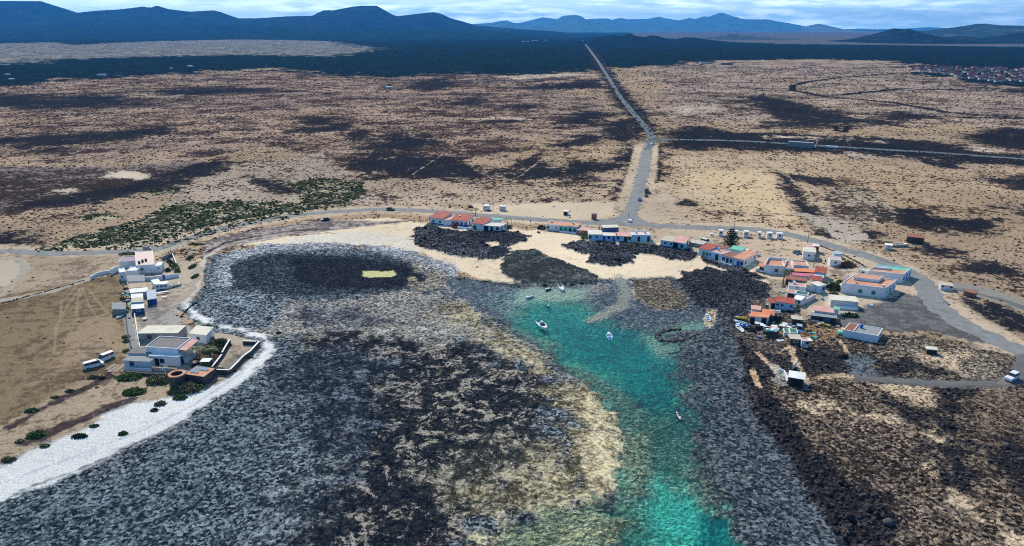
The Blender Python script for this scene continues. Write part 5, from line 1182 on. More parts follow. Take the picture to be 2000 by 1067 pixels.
# --- ruin and boat behind the road
H((1770,474),(1803,478),5.5,2.6,'ruined stone house with rusty roof above the road bend',wall='stone',roof='slab',rc='rust',front='',rise=.5,name='ruined_house')
boat((1756,482),(1776,482),7.5,2.6,'cream','cream','big pale hull of a fishing boat left on dry land above the road bend',z=.1,motor=False)
H((1728,488),(1741,489.5),2.6,2.0,'small white and brick hut beside the stranded boat hull',wall='oldwhite',roof='slab',rc='white',rise=.1,front='s',name='shed',cat='shed')
H((1836,567),(1860,569.5),3,1.9,'low grey white block hut beside the gravel track',wall='oldwhite',roof='slab',rc='beige',front='s.s',trim='dark',rise=.05,name='shed',cat='shed')
H((1881,578),(1902,583),2.6,1.7,'low rusty brick box beside the gravel track',wall='brick',roof='slab',rc='rust',rise=.1,name='shed',cat='shed')
# --- beige long house, pink veranda house, grey roof house
_r,_f = H((1621,600),(1674,604.5),4.6,2.5,'long white shed with cream sheet roof',wall='oldwhite',roof='slab',rc='cream',front='',rise=.2,ribs=True,name='shed',cat='shed')
boat((1655,604.5),(1640,603.5),5.6,1.7,'white','white','upturned white boat lying in front of the long white shed',z=0,upside=True)
H((1588,622),(1626,627),4.2,2.6,'house with salmon pink roof strip behind a dark veranda',wall='white',roof='slab',rc='pink',front='w.d.',trim='dark',rise=.3)
H((1583,628),(1632,634),2.6,2.0,'dark open veranda of the salmon pink roofed house',wall='darkblue',roof='slab',rc='grey',front='gg.g',trim='dark',rise=.1,name='veranda',cat='veranda')
H((1627,617),(1636,618.5),2.4,2.2,'green roofed closet at the corner of the salmon pink roofed house',wall='blue',roof='slab',rc='green',rise=.2,name='shed',cat='shed')
boat((1597,632),(1605,634),3.8,1.0,'cream','cream','cream canoe lying by the dark veranda',z=.05,motor=False,name='canoe')
boat((1612,637),(1618,639),3.4,.8,'yellow','yellow','orange yellow kayak on the brown earth beside the canoe',z=.05,motor=False,name='kayak')
boat((1647,616),(1652,615),2.4,1.0,'white','dark','small white tub boat beside the rubble mound',z=.05,motor=False)
bush((1660,618),2.6,1.6,1.0,'dark rubble and shrub mound behind the small white tub boat',LEAF_D,350,.3)
_r,_f = H((1645,659),(1712,671),(1722,656),2.4,'white and blue long house with grey felt roof and rusty inner yard',wall='white',roof='flat',rc='grey',front='',right='w',par=.15)
m = MB(_f); m.box(.19,_f.w*.28,.19,_f.d-.19,2.32,2.36); o = m.build('yard_floor', ROOFC['rust'], _r)
m = MB(_f); m.box(_f.w*.28+.003,_f.w*.28+.2,.19,_f.d-.19,2.32,2.6); m.build('roof_step', WALLC['white'], _r)
def barrel(loc, r, h, m, label, cat='water tank', name='water_tank', group=None):
    root = thing(name, loc, label, cat, group); L0 = Loc((0,0),0); b = MB(L0); b.cyl(0,0,0,h,r,r,16); b.build('tank', m, root, True)
    c = MB(L0); c.cyl(0,0,h+.002,h+.12,r*1.04,r*.5,16); c.build('lid', m, root)
BLUEP = mat('blue_plastic', (.03,.10,.42), .4, .05)
q = _f.p(_f.w*.42, _f.d*.62, 0); barrel((_f.o.x+q[0], _f.o.y+q[1], 2.34), .42, 1.0, BLUEP, 'bright blue barrel on the grey felt roof')
barrel((*W(1641,655),0), .75, 1.3, ROOFC['green'], 'mint green tank at the corner of the grey roofed house')
# --- shore shacks
H((1463,632),(1497,634.5),(1507,621),2.4,'patchwork shack with orange and pink sheet roofs by the shore',wall='white',roof='slab',rc='orange',front='g.g',rise=.5,name='shack',cat='shack',over=.35)
H((1466,621),(1483,623),3.2,2.9,'pink and lilac roofed back part of the orange patchwork shack',wall='white',roof='slab',rc='pink',rise=.2,name='shack',cat='shack')
H((1497,627),(1509,629),3.2,2.1,'lean-to with orange peaked roof at the landward end of the patchwork shack',wall='stone',roof='gable',rc='orange',rise=.5,name='lean_to',cat='shed')
def tarp_heap(A, B, D, h, label, seed, cols, wall='stone', n=14):
    """shack roofed with loose odd sheets"""
    fr = Fr(A, B, depth=D); root = thing('junk_shack', fr.o, label, 'shack'); b = MB(fr); b.box(0, fr.w, 0, fr.d, -.5, h); b.build('wall', WALLC[wall], root)
    rr = random.Random(seed)
    for k in range(n):
        x = rr.uniform(-.3, fr.w - .8); y = rr.uniform(-.3, fr.d - .6); w_ = rr.uniform(.8, 1.9); d_ = rr.uniform(.6, 1.5); z = h + .02 + .07 * k / 2; t1, t2 = rr.uniform(-.12, .2), rr.uniform(-.12, .2)
        s_ = MB(fr); s_.hexa([(x,y,z),(x+w_,y,z+t1),(x+w_,y+d_,z+t1+t2),(x,y+d_,z+t2),(x,y,z+.05),(x+w_,y,z+t1+.05),(x+w_,y+d_,z+t1+t2+.05),(x,y+d_,z+t2+.05)])
        s_.build('roof_sheet', cols[k % len(cols)], root)
    return root
tarp_heap((1489,656),(1518,661),4.2,1.5,'low dark shack roofed with loose white and salmon sheets',3,[ROOFC['white'],ROOFC['sky'],ROOFC['pink'],ROOFC['white'],HULL['teal']],n=18)
tarp_heap((1499,624),(1521,627),4.0,1.4,'shack under a heap of grey white sheets behind the orange roof',5,[ROOFC['sky'],ROOFC['grey'],ROOFC['white']],n=14)
tarp_heap((1474,644),(1489,646),2.4,1.4,'small shack with mint and white sheets below the orange roof',8,[ROOFC['green'],ROOFC['white'],ROOFC['white']],n=6)
tarp_heap((1522,646),(1543,648),2.6,1.2,'flat rack of white boards above the green yard boxes',9,[ROOFC['white'],ROOFC['cream'],ROOFC['white']],n=7)
H((1531,657),(1542,658),3.2,1.3,'smaller dark green open topped yard box',wall='white',roof='flat',rc='dgreen',par=.12,name='yard_box',cat='yard')
H((1542,657.5),(1557.5,659),3.4,1.3,'larger dark green yard box divided by a white rail',wall='white',roof='flat',rc='dgreen',par=.12,name='yard_box',cat='yard')
H((1542,674),(1564,675.5),3.2,1.9,'dark hut with flat grey white slab roof near the pink topped outhouse',wall='stone',roof='slab',rc='beige',front='w',rise=0,over=.15,name='hut',cat='hut')
H((1564.5,680),(1578.5,681),2.2,2.3,'white outhouse with salmon pink top standing alone on the rocks',wall='oldwhite',roof='flat',rc='pink',front='.s',trim='dark',par=.15,name='outhouse',cat='outhouse')
H((1546,634),(1566,636),2.8,1.8,'dark green black cabin with pale roof edge on the brown earth',wall='stone',roof='slab',rc='beige',front='',rise=0,name='hut',cat='hut')
H((1557,643),(1565,644),1.4,1.0,'low crate with turquoise lid beside the white board rack',wall='stone',roof='slab',rc='sky',rise=.15,name='crate',cat='crate')
bush((1467,646),1.2,1.0,1.6,'golden brown bush at the corner of the orange shack',LEAF_O,350,.2)
boat((1443,645),(1437,640),4.2,1.5,'white','white','white dinghy with blue stern lying on the rocks below the orange shack',z=.2,motor=False)
boat((1451,641),(1443,640),4.6,1.6,'blue','blue','bright blue rowing boat beside the white dinghy on the rocks',z=.35,motor=False)
boat((1446,625),(1440,624.5),3.6,.9,'yellow','yellow','narrow yellow kayak stacked above the blue boat',z=.3,motor=False,name='kayak')
boat((1444,634),(1437,632),3.8,1.4,'white','teal','white and mint boat between the yellow kayak and the blue boat',z=.3,motor=False)
boat((1382,621),(1379,614),4.6,1.7,'white','blue','beached white boat with blue seats at the small sandy landing',z=-.3,motor=False)
# --- hut on the headland
_r,_f = H((1539,754),(1568,759),(1569,747),2.5,'dark walled hut with pale grey flat roof alone on the headland',wall='stone',roof='slab',rc='white',front='g',trim='dark',rise=.1,over=.25,name='hut',cat='hut')
wall_line([(1522,725),(1531,729),(1537,740),(1536,749)],.8,.3,'low white garden wall beside the headland hut',WALLC['white'])
wall_line([(1548,723),(1554,716)],1.6,.2,'white pole wall leaning behind the headland hut',WALLC['white'],name='low_wall')
fr_ = Fr((1522,743),(1532,745),depth=1.2); t_ = thing('picnic_table', fr_.o, 'wooden picnic table on the terrace of the headland hut', 'table')
m = MB(fr_); m.box(0,fr_.w,.2,1.0,.72,.78); m.build('table_top', WOOD, t_)
for x in (.15, fr_.w-.15): m = MB(fr_); m.box(x-.05,x+.05,.3,.9,-.1,.718); m.build('leg', WOOD, t_)
bush((1535,757),1.3,.6,.4,'small bright green patch in front of the headland hut',LEAF,160,.14,name='shrub',cat='shrub')
bush((1537,718),1.2,.6,.5,'bright green shrub behind the headland hut',LEAF,160,.14,name='shrub',cat='shrub')
# --- jeep and small stone hut in the field
vehicle((1975,742),(1966,747),'suv','white','white off road car on the dark gravel track','off-road car',z=.12)
H((1809,692),(1829,694),1.8,1.5,'tiny black open fronted hut with cream slab roof in the stony field',wall='stone',roof='slab',rc='cream',front='gg',trim='dark',rise=0,name='hut',cat='hut')
for i,(px,py,s) in enumerate([(1987,699,.8),(1986,704,.7)]):
    pass

# ================================================================ west shore: north group
_r,_f = H((268.5,535),(305,533),(301,505),3.3,'white two level house with pale pink roof terrace',wall='white',roof='flat',rc='palepink',front='ss...',trim='dark',par=.2)
for k,(x_,y_) in enumerate([(1.2,1.9),(2.4,3.1),(3.6,3.9)]):
    q = _f.p(x_, y_*1.3, 0); barrel((_f.o.x+q[0], _f.o.y+q[1], 3.12), .42, .95, PAINT['black'], 'black water tank on the pale pink roof', group='black tanks on the pink roof')
H((305,533),(317,532),5,2.7,'low white wing joined to the east side of the pink roofed house',wall='white',roof='flat',rc='white',par=.2,front='s')
H((234,524),(268,521.5),6.5,2.6,'white wing with mauve grey roof west of the pink roofed house',wall='white',roof='flat',rc='purple',par=.25,left='w')
H((249,543),(269,542),4.6,2.7,'white front room with flat white roof below the pink roofed house',wall='white',roof='flat',rc='white',par=.25,front='')
H((237,550),(249,548),5,3.4,'narrow white tower room at the west corner of the pink roofed house',wall='white',roof='flat',rc='white',par=.2,front='s.')
H((280,491.5),(290,491),2,1.9,'dark grey tank house beside the track north of the pink roofed house',wall='grey',roof='flat',rc='grey',par=.2,name='tank_house',cat='shed')
wall_line([(178,547),(187,541),(200,537),(217,534.5)],1.3,.35,'long curved white wall sweeping out toward the field',WALLC['white'],curve=True)
wall_line([(218,538),(226,533),(237,531)],2.3,.4,'short tall white wall between the curved wall and the house',WALLC['white'])
wall_line([(283,549),(300,547.5),(318,546)],1.5,.3,'long low white wall west of the blue gate',WALLC['white'])
wall_line([(323.5,545.4),(336,543.5),(350,541)],1.5,.3,'long low white wall east of the blue gate',WALLC['white'])
fr_ = Fr((318.3,546),(323.2,545.5),depth=.12); g_ = thing('gate', fr_.o, 'bright blue gate between the two long low walls', 'gate'); m = MB(fr_); m.box(0,fr_.w,0,.12,0,1.75); m.build('gate_panel', BLUEP, g_); m = MB(fr_); m.box(fr_.w*.85,fr_.w*.93,-.06,-.002,.9,1.0); m.build('handle', METAL, g_)
wall_line([(317,510),(326,505),(337,501)],1.5,.25,'grey back wall of the walled garden',WALLC['grey'])
wall_line([(337.6,501),(341,510),(345,520)],1.2,.25,'white topped side wall of the walled garden',WALLC['grey'],cap=WALLC['white'])
for k,(px,py,a,hh,lb,mm) in enumerate([(343,525,1.6,2.0,'leafy bush at the seaward corner of the walled garden',LEAF),(337,519,1.3,1.8,'dark bush inside the walled garden',LEAF_D),(330,512,1.0,1.2,'small olive bush inside the walled garden',LEAF_O),(347,532,1.2,1.4,'green bush between the garden and the long low wall',LEAF),(328,530,1.1,1.3,'bush against the low white wing',LEAF_D)]):
    bush((px,py),a,a*.9,hh,lb,mm,450,.2)
bush((252,497),4.2,1.4,.8,'flat green hedge strip beside the track above the pink roofed house',LEAF,900,.2,name='hedge',cat='hedge')
H((252,561),(284,559.5),(283,548),2.0,'dark grey flat roofed shed south of the long low wall',wall='oldwhite',roof='slab',rc='grey',rise=.1,name='shed',cat='shed')
H((254,573.5),(286,571),(285,563),1.9,'shed with brown grey dusty roof in the middle of the shed row',wall='oldwhite',roof='slab',rc='tan',rise=.1,name='shed',cat='shed')
H((257,583.5),(290,580.5),(289,573),2.0,'shed with bright white sheet roof in the shed row',wall='oldwhite',roof='slab',rc='white',rise=.1,ribs=True,name='shed',cat='shed')
H((291,597),(307,594.5),(305,577),2.0,'blue fronted shack with light grey roof at the seaward end of the shed row',wall='darkblue',roof='slab',rc='sky',front='wd',trim='blue',rise=.1,name='shack',cat='shack')
H((259,593),(280,591.5),(280,584.5),1.9,'narrow shed with white corrugated roof above the grey one',wall='grey',roof='slab',rc='white',rise=.1,name='shed',cat='shed')
H((260,602),(281,600.5),(281,592.5),1.9,'small shed with pale grey roof and blue white wall',wall='blue',roof='slab',rc='beige',rise=.1,name='shed',cat='shed')
H((260,615),(283,613),(282,605),1.9,'last shed of the row with white roof and dark front',wall='darkblue',roof='slab',rc='white',front='w',rise=.1,name='shed',cat='shed')
H((222,616),(247.5,616),(247,603.5),2.0,'green grey flat roofed shed standing apart by the field',wall='greengrey',roof='slab',rc='grey',rise=.1,name='shed',cat='shed')
boat((234,621),(229,623.5),2.6,1.2,'white','dark','small white dinghy beside the green grey shed',z=.05,motor=False)
def caravan(A, B, D, label):
    fr = Fr(A, B, depth=D); root = thing('caravan', fr.o, label, 'caravan'); w_ = fr.w
    b = MB(fr); prof = [(0,.5),(0,1.9),(.35,2.45),(w_-.35,2.45),(w_,1.9),(w_,.5)]
    b.loft([[(x,y,z) for x,z in prof] for y in (0,D)]); b.build('body', HULL['white'], root)
    for x in (w_*.2,w_*.5,w_*.8): m = MB(fr); m.box(x-.4,x+.4,-.03,-.002,1.3,1.85); m.build('window', GLASS, root)
    for y in (.1,D-.1): m = MB(fr); m.tube((w_*.5,y-.08,.32),(w_*.5,y+.08,.32),.32,12); m.build('wheel', BLACK, root)
    m = MB(fr); m.tube((w_,D/2,.5),(w_+.9,D/2,.45),.05); m.build('tow_bar', METAL, root)
caravan((303.5,569),(330,566.5),2.2,'white caravan with three windows parked beside the shed row')
boat((342,560),(349,558.5),4.4,1.4,'cream','cream','pale narrow boat on the ground beside the caravan',z=.05,motor=False)
H((298,560),(304,568),2.0,2.3,'bright white closet behind the caravan',wall='white',roof='slab',rc='white',rise=0,name='shed',cat='shed')
def table_(A,B,D,h,label,top_m,legs_m=WOOD,name='table'):
    fr = Fr(A,B,depth=D); r_ = thing(name, fr.o, label, 'table'); m = MB(fr); m.box(0,fr.w,0,D,h-.06,h); m.build('table_top', top_m, r_)
    for x in (.08,fr.w-.08):
        for y in (.08,D-.08): m = MB(fr); m.box(x-.04,x+.04,y-.04,y+.04,-.1,h-.062); m.build('leg', legs_m, r_)
table_((306,577),(331,573),1.0,.7,'long white table beside the caravan',ROOFC['white'])
table_((316,584),(327,582.5),.8,.6,'short white bench table near the blue fronted shack',ROOFC['white'])
table_((277,627),(284,627),1.6,.6,'small cart like table with pale top below the shed row',ROOFC['cream'],name='cart')
# lane with low wall down to the south group
ribbon('path', [(249,612),(251,635),(257,665),(264,686)], 2.6, mat('grey_concrete_path',(.22,.24,.25),.9,.15,.8), .09, .15, 1.0)
wall_line([(263.5,617),(267,640),(270,660),(274,683)],1.0,.25,'long white garden wall running beside the concrete lane',WALLC['white'])
wall_line([(245.5,617),(248,640),(252,662),(257,682)],.5,.3,'low dark stone edging on the field side of the lane',WALLC['stone'])
for k,(px,py,a) in enumerate([(246,660,1.2),(247,668,1.1),(250,688,1.7),(243,593,1.0),(240,585,.9),(246,606,1.1)]):
    bush((px,py),a,.9,.8,['green bush beside the upper lane edging','second green bush beside the lane edging','wide green bush at the foot of the lane','small shrub between the field and the white roofed shed','small shrub beside the dusty roofed shed','dark shrub behind the green grey shed'][k],LEAF,260,.18)
bush((244,575),1.3,1.0,.9,'pile of pale odds and ends beside the dusty roofed shed',mat('pale_scrap',(.5,.5,.48),.8,.2,2,island=.5),120,.3,name='scrap_pile',cat='scrap pile')
# ================================================================ west shore: south group
H((272,668),(350,667),(366,652),2.6,'long beige flat roofed building at the back of the south group',wall='grey',roof='slab',rc='cream',front='..w......',trim='dark',rise=.1,ribs=False,over=.1)
H((372,668),(405,672),(419,656),2.6,'beige flat roofed cottage with pink white side wall',wall='white',roof='slab',rc='cream',front='.w.',rise=.1,over=.1)
wall_line([(273,654),(275,651.5),(290,651)],1.2,.25,'short white wall in front of the long beige roof',WALLC['white'])
_r,_f = H((289,706),(352,710),(378,688),4.4,'main white house with dark tiled roof and red awning',wall='white',roof='flat',rc='darkgrey',front='....s..',par=.3)
m = MB(_f); m.hexa([(_f.w+.003,.2,4.0),(_f.w+2.2,.2,3.7),(_f.w+2.2,_f.d,3.7),(_f.w+.003,_f.d,4.0),(_f.w+.003,.2,4.12),(_f.w+2.2,.2,3.82),(_f.w+2.2,_f.d,3.82),(_f.w+.003,_f.d,4.12)]); m.build('awning', ROOFC['pink'], _r)
for y in (.5,_f.d*.5,_f.d-.5): m = MB(_f); m.box(_f.w+1.95,_f.w+2.15,y-.1,y+.1,-.3,3.72); m.build('awning_post', WALLC['white'], _r)
m = MB(_f); m.box(_f.w+.004,_f.w+2.1,.3,_f.d-.2,-.4,1.2); m.build('porch_base', WALLC['white'], _r)
_r2,_f2 = H((294,713.5),(352,716),2.6,2.9,'white front wing of the main house with green window and dark door',wall='white',roof='flat',rc='white',front='.dw...',trim='dark',par=.15,right='d')
H((253,708),(297,708.5),3.4,2.7,'wing with mauve tiled roof and two skylights west of the main house',wall='white',roof='slab',rc='darkgrey',front='.',rise=.3)
H((244,719),(295,721.5),3.0,2.2,'low grey white shed wing at the west end of the main house',wall='oldwhite',roof='slab',rc='grey',front='.w...',rise=.15,trim='dark')
wall_line([(243,724),(296,726.5)],.9,.4,'pale blue foundation ledge below the shed wing',WALLC['oldwhite'])
wall_line([(296,724),(347,727)],1.1,.3,'tan garden wall in front of the white wing',WALLC['tan'])
wall_line([(246,731),(290,735),(340,737)],.9,.5,'dark stone retaining wall below the main house',WALLC['stone'])
# cistern tower
x,y = W(349,752); t_ = thing('stone_tower',(x,y,0),'round dark stone cistern tower with a brick orange rim','tower'); L0 = Loc((0,0),0)
m = MB(L0); m.cyl(0,0,-.8,3.0,2.0,1.9,24,caps=False); m.cyl(0,0,-.8,3.0,1.5,1.45,24,caps=False); m.build('wall', WALLC['stone'], t_, True)
m = MB(L0); n=28
for k in range(n):
    a0=2*math.pi*k/n; a1=2*math.pi*(k+1)/n
    m.hexa([(1.4*math.cos(a0),1.4*math.sin(a0),3.0),(2.05*math.cos(a0),2.05*math.sin(a0),3.0),(2.05*math.cos(a1),2.05*math.sin(a1),3.0),(1.4*math.cos(a1),1.4*math.sin(a1),3.0),(1.4*math.cos(a0),1.4*math.sin(a0),3.28),(2.05*math.cos(a0),2.05*math.sin(a0),3.28),(2.05*math.cos(a1),2.05*math.sin(a1),3.28),(1.4*math.cos(a1),1.4*math.sin(a1),3.28)])
m.build('rim', ROOFC['terra'], t_); m = MB(L0); m.cyl(0,0,1.0,1.05,1.48,1.48,20); m.build('water', GLASS, t_)
_r,_f = H((362,748),(401,754),(425,736),2.5,'stone walled building with orange roof carrying solar panels',wall='stone',roof='flat',rc='terra',front='',par=.12)
def solar(fr, x0, y0, nx, label):
    r_ = thing('solar_panel', (fr.o.x, fr.o.y, 0), label, 'solar panel')
    for k in range(nx):
        x = x0 + k * .75; m = MB(fr); m.hexa([(x,y0,2.55),(x+.7,y0,2.55),(x+.7,y0+1.0,2.95),(x,y0+1.0,2.95),(x,y0,2.6),(x+.7,y0,2.6),(x+.7,y0+1.0,3.0),(x,y0+1.0,3.0)]); m.build('module', mat('solar_glass',(.35,.45,.5),.2,.1,spec=.7), r_)
    m = MB(fr); m.box(x0, x0 + nx*.75, y0+.9, y0+.96, 2.40, 2.56); m.build('rack', METAL, r_)
solar(_f, 1.0, _f.d*.58, 5, 'long rack of pale solar panels at the back of the orange roof'); solar(_f, .8, _f.d*.25, 3, 'short rack of pale solar panels at the front of the orange roof')
WT = WALLC['white']
wall_line([(450,671),(441,686),(435,697)],1.3,.35,'dark stone garden wall with white coping beside the palms',WALLC['stone'],cap=WT)
wall_line([(434,699),(425,711),(415,723)],1.0,.35,'lower dark stone wall with white coping toward the solar roof',WALLC['stone'],cap=WT)
wall_line([(475,673),(501,674)],1.1,.35,'short dark stone wall at the seaward corner of the yard',WALLC['stone'],cap=WT)
wall_line([(507,675),(490,694),(476,704),(465,716),(450,731)],1.3,.4,'long crooked dark stone sea wall with white coping',WALLC['stone'],cap=WT)
wall_line([(425,732),(449,733)],1.5,.35,'dark stone end wall of the yard facing the white beach',WALLC['stone'],cap=WT)
palm((386,706),3.6,3.0,'large palm in front of the red awning',22,seed=21); palm((411,698),2.6,2.4,'shorter palm in the dark garden',18,seed=22)
for k,(px,py,a,hh,mm) in enumerate([(425,672,2.0,1.6,LEAF_D),(434,669,1.8,1.2,LEAF_D),(418,680,1.7,1.3,LEAF),(441,676,1.5,1.1,LEAF_D),(404,688,1.5,1.2,LEAF_D),(427,688,1.6,1.0,LEAF),(412,712,1.2,1.2,LEAF),(398,716,1.1,.9,LEAF_O),(429,724,1.2,.9,LEAF)]):
    bush((px,py),a,a*.8,hh,['dark bush against the beige cottage in the garden','dark bush below the red flowers','green bush in the middle of the dark garden','dark bush beside the stone garden wall','dark low bush beside the red awning','green low bush near the lower garden wall','leafy bush behind the solar roof','olive bush beside the round stone table','green bush in the sunken yard'][k],mm,420,.18)
bush((415,664),.7,.6,1.0,'bright red flowering shrub at the corner of the beige cottage',mat('red_flowers',(.5,.02,.06),.6,.2,2,island=.3),160,.12,name='shrub',cat='shrub')
bush((488,694+5),1.0,.7,.5,'lone green tuft on the white beach beside the sea wall',LEAF,180,.15,name='shrub',cat='shrub')
fr_ = Fr((392,722),(411,722),depth=2.2); p_ = thing('sunshade', fr_.o, 'white square sunshade behind the solar roof', 'sunshade'); m = MB(fr_); m.box(0,fr_.w,0,2.2,2.2,2.28); m.build('canopy', ROOFC['white'], p_)
for x_ in (.1,fr_.w-.1):
    for y_ in (.1,2.1): m = MB(fr_); m.box(x_-.04,x_+.04,y_-.04,y_+.04,-.1,2.198); m.build('post', METAL, p_)
x,y = W(381,712); t_ = thing('stone_table',(x,y,0),'round stone table in the yard below the large palm','table'); m = MB(L0); m.cyl(0,0,.7,.8,1.0,1.0,16); m.build('table_top', WALLC['tan'], t_); m = MB(L0); m.cyl(0,0,-.1,.698,.3,.3,10); m.build('pedestal', WALLC['stone'], t_)
# wind vane mast
x,y = W(325,742); t_ = thing('mast',(x,y,0),'white mast with crossed arms in front of the tan wall','mast'); m = MB(L0); m.cyl(0,0,-.2,4.4,.07,.05,8); m.build('pole', WALLC['white'], t_)
for a0 in (0,1.57): m = MB(L0); c_,s_ = math.cos(a0),math.sin(a0); m.tube((-1.1*c_,-1.1*s_,3.4),(1.1*c_,1.1*s_,3.9),.05); m.build('arm', WALLC['white'], t_)
for sx in (-1,1): m = MB(L0); m.tube((sx*1.0,0,2.9),(sx*1.0,0,4.1),.05); m.build('arm', WALLC['white'], t_)
vehicle((184,717),(190,715.5),'van','white','white van parked nearer the shore, seen from its side','van',z=0)
vehicle((206,703.5),(200,706),'van','white','white van parked behind the other van, nearer the lane','van',z=0)
for k,(a_,b_) in enumerate([((209,724),(226,713)),((213,728),(232,714)),((224,728),(246,712))]):
    A_ = Vector(W(*a_)); B_ = Vector(W(*b_)); d = B_-A_; L1 = Loc((0,0),math.atan2(d.y,d.x)); m = MB(L1)
    for j in range(5): m.box(0,d.length,j*.28-.6,j*.28-.38,.02+.06*(j%2),.2+.06*(j%2))
    o = m.build('plank_stack', mat('grey_planks',(.34,.28,.22),.9,.3,2,island=.3)); o.location=(A_.x,A_.y,0); tag(o,['stack of pale planks nearest the vans','middle stack of pale planks beside the vans','plank stack against the shed wing'][k],'plank stack')
x,y = W(272,742)
# bushes on the slope
for k,(px,py,rx,ry,hh,mm,lb) in enumerate([(254,739,3.6,1.9,1.2,LEAF,'wide bright green bush below the shed wing'),(312,746,3.4,2.2,1.5,LEAF_O,'wide olive bush below the tan garden wall'),(366,762,3.6,2.4,1.7,LEAF_O,'big rounded olive bush at the foot of the stone tower'),
    (341,768,1.8,1.3,1.0,LEAF_O,'yellow green bush seaward of the stone tower'),(262,768,2.8,1.9,1.1,LEAF,'green bush alone on the slope'),(352,778,1.7,1.1,.8,LEAF,'green bush at the edge of the white beach'),(313,790,1.4,1.0,.7,LEAF_O,'small olive bush on the white sand edge'),
    (302,802,.9,.6,.5,LEAF_B,'small brown bush on the white sand'),(240,848,1.1,.7,.5,LEAF,'lone green bush in the middle of the white beach'),(72,852,2.2,1.5,1.0,LEAF,'green bush at the end of the dark ridge'),(63,804,1.6,1.0,.7,LEAF,'round green bush at the edge of the field'),
    (184,739,1.8,.9,.7,LEAF_O,'low olive bush by the field edge near the vans'),(136,766,1.2,.8,.6,LEAF_O,'little olive bush along the field edge'),(155,853,1.8,.9,.6,LEAF_D,'dark green bush at the top of the white beach'),(17,900,1.4,.9,.7,LEAF_O,'bush at the corner of the white beach'),
    (38,864,1.0,.7,.5,LEAF_O,'yellowish tuft on the brown slope'),(184,833,1.0,.6,.4,LEAF,'green tuft beside the dark ridge'),(200,740,1.0,.6,.5,LEAF_B,'brown shrub by the field edge'),(78,850,1.2,.8,.5,LEAF,'green tuft beside the ridge end'),(88,872,1.0,.6,.5,LEAF_O,'olive tuft above the white beach'),(108,777,1.0,.7,.4,LEAF_O,'tiny olive shrub near the field edge')]):
    bush((px,py),rx,ry,hh,lb,mm,None,.2)
# sea-edge hedge on the north group side
bush((371,505),1.3,2.4,.7,'upper part of the green hedge along the shore path',LEAF,700,.2,name='hedge',cat='hedge')
bush((376,522),1.2,2.6,.7,'middle part of the green hedge along the shore path',LEAF,800,.2,name='hedge',cat='hedge')
bush((381,541),1.1,2.4,.7,'lower part of the green hedge along the shore path',LEAF,700,.2,name='hedge',cat='hedge')
bush((384,478),4.2,1.3,.6,'low green bush at the fork of the tracks',LEAF,500,.2)
# field wall
def rubble_wall(pts, w_, h_, label, step=.5, name='stone_wall', rs=.33, z=0.0, cat='stone wall', m=None, seed=3):
    c = smooth_line(pts, step); r_ = np.random.RandomState(seed); P_ = []; S_ = []
    for p in c:
        for k in range(max(2, int(w_ / .35))):
            for lv in range(max(1, int(h_ / .35))):
                P_.append((p.x + r_.uniform(-w_/2, w_/2), p.y + r_.uniform(-w_/2, w_/2), z + lv * .33 + r_.uniform(-.05, .1))); S_.append(rs * r_.uniform(.7, 1.3))
    o = rocks_mesh(name, np.array(P_), np.array(S_), m or ROCKM, seed); return tag(o, label, cat)
_ico = None
def rocks_mesh(name, P_, S_, m, seed=1, flat=.75):
    t = (1 + 5 ** .5) / 2
    iv = np.array([(-1,t,0),(1,t,0),(-1,-t,0),(1,-t,0),(0,-1,t),(0,1,t),(0,-1,-t),(0,1,-t),(t,0,-1),(t,0,1),(-t,0,-1),(-t,0,1)], float) / math.sqrt(1 + t * t)
    fi = np.array([(0,11,5),(0,5,1),(0,1,7),(0,7,10),(0,10,11),(1,5,9),(5,11,4),(11,10,2),(10,7,6),(7,1,8),(3,9,4),(3,4,2),(3,2,6),(3,6,8),(3,8,9),(4,9,5),(2,4,11),(6,2,10),(8,6,7),(9,8,1)])
    r_ = np.random.RandomState(seed); n = len(P_)
    j = iv[None] * (1 + r_.uniform(-.28, .28, (n, 12, 1)))
    sc_ = r_.uniform(.65, 1.35, (n, 1, 3)); sc_[:, :, 2] *= flat
    a_ = r_.rand(n) * 6.28; ca, sa = np.cos(a_)[:, None], np.sin(a_)[:, None]
    j = j * sc_; x_ = j[..., 0] * ca - j[..., 1] * sa; y_ = j[..., 0] * sa + j[..., 1] * ca
    V = np.stack([x_, y_, j[..., 2]], -1) * S_[:, None, None] + P_[:, None, :]
    Fq = (fi[None] + (np.arange(n) * 12)[:, None, None]).reshape(-1, 3)
    return mesh_np(name, V.reshape(-1, 3), Fq, m)
ROCKM = mat('black_lava_rock', (.048, .045, .048), .9, .45, 1.3, island=.8, stain=(.12, .10, .085), spec=.05)
WETM = mat('wet_grey_stone', (.085, .085, .105), .55, .4, 1.5, island=.7, stain=(.22, .22, .26))
TRAPM = mat('tide_worn_stone', (.115,.10,.085), .9, .4, 1.5, island=.7, stain=(.2,.17,.12))
rubble_wall([(161,549),(130,558),(100,567),(60,578),(20,589),(-60,608)], .6, .6, 'low dark rubble wall along the edge of the brown field', seed=4)
rubble_wall([(1328,640),(1318,641),(1303,642.5),(1291,646),(1285,651),(1283,657),(1290,661)], 1.1, .9, 'upper arm of the curved stone fish trap in the lagoon', z=-.6, seed=6, m=TRAPM)
rubble_wall([(1290,662),(1305,664),(1325,663.5),(1342,659),(1355,653),(1361,650)], .8, .8, 'lower arm of the curved stone fish trap in the lagoon', z=-.6, seed=7, m=TRAPM)
rubble_wall([(1326,671),(1331,678),(1327,684),(1316,687),(1308,687)], .5, .5, 'short broken stone line below the fish trap', z=-.6, seed=8)
rubble_wall([(384,590),(371,600),(360,612),(352,620)], .35, .4, 'low stone edge along the shore path above the white sand', seed=9)
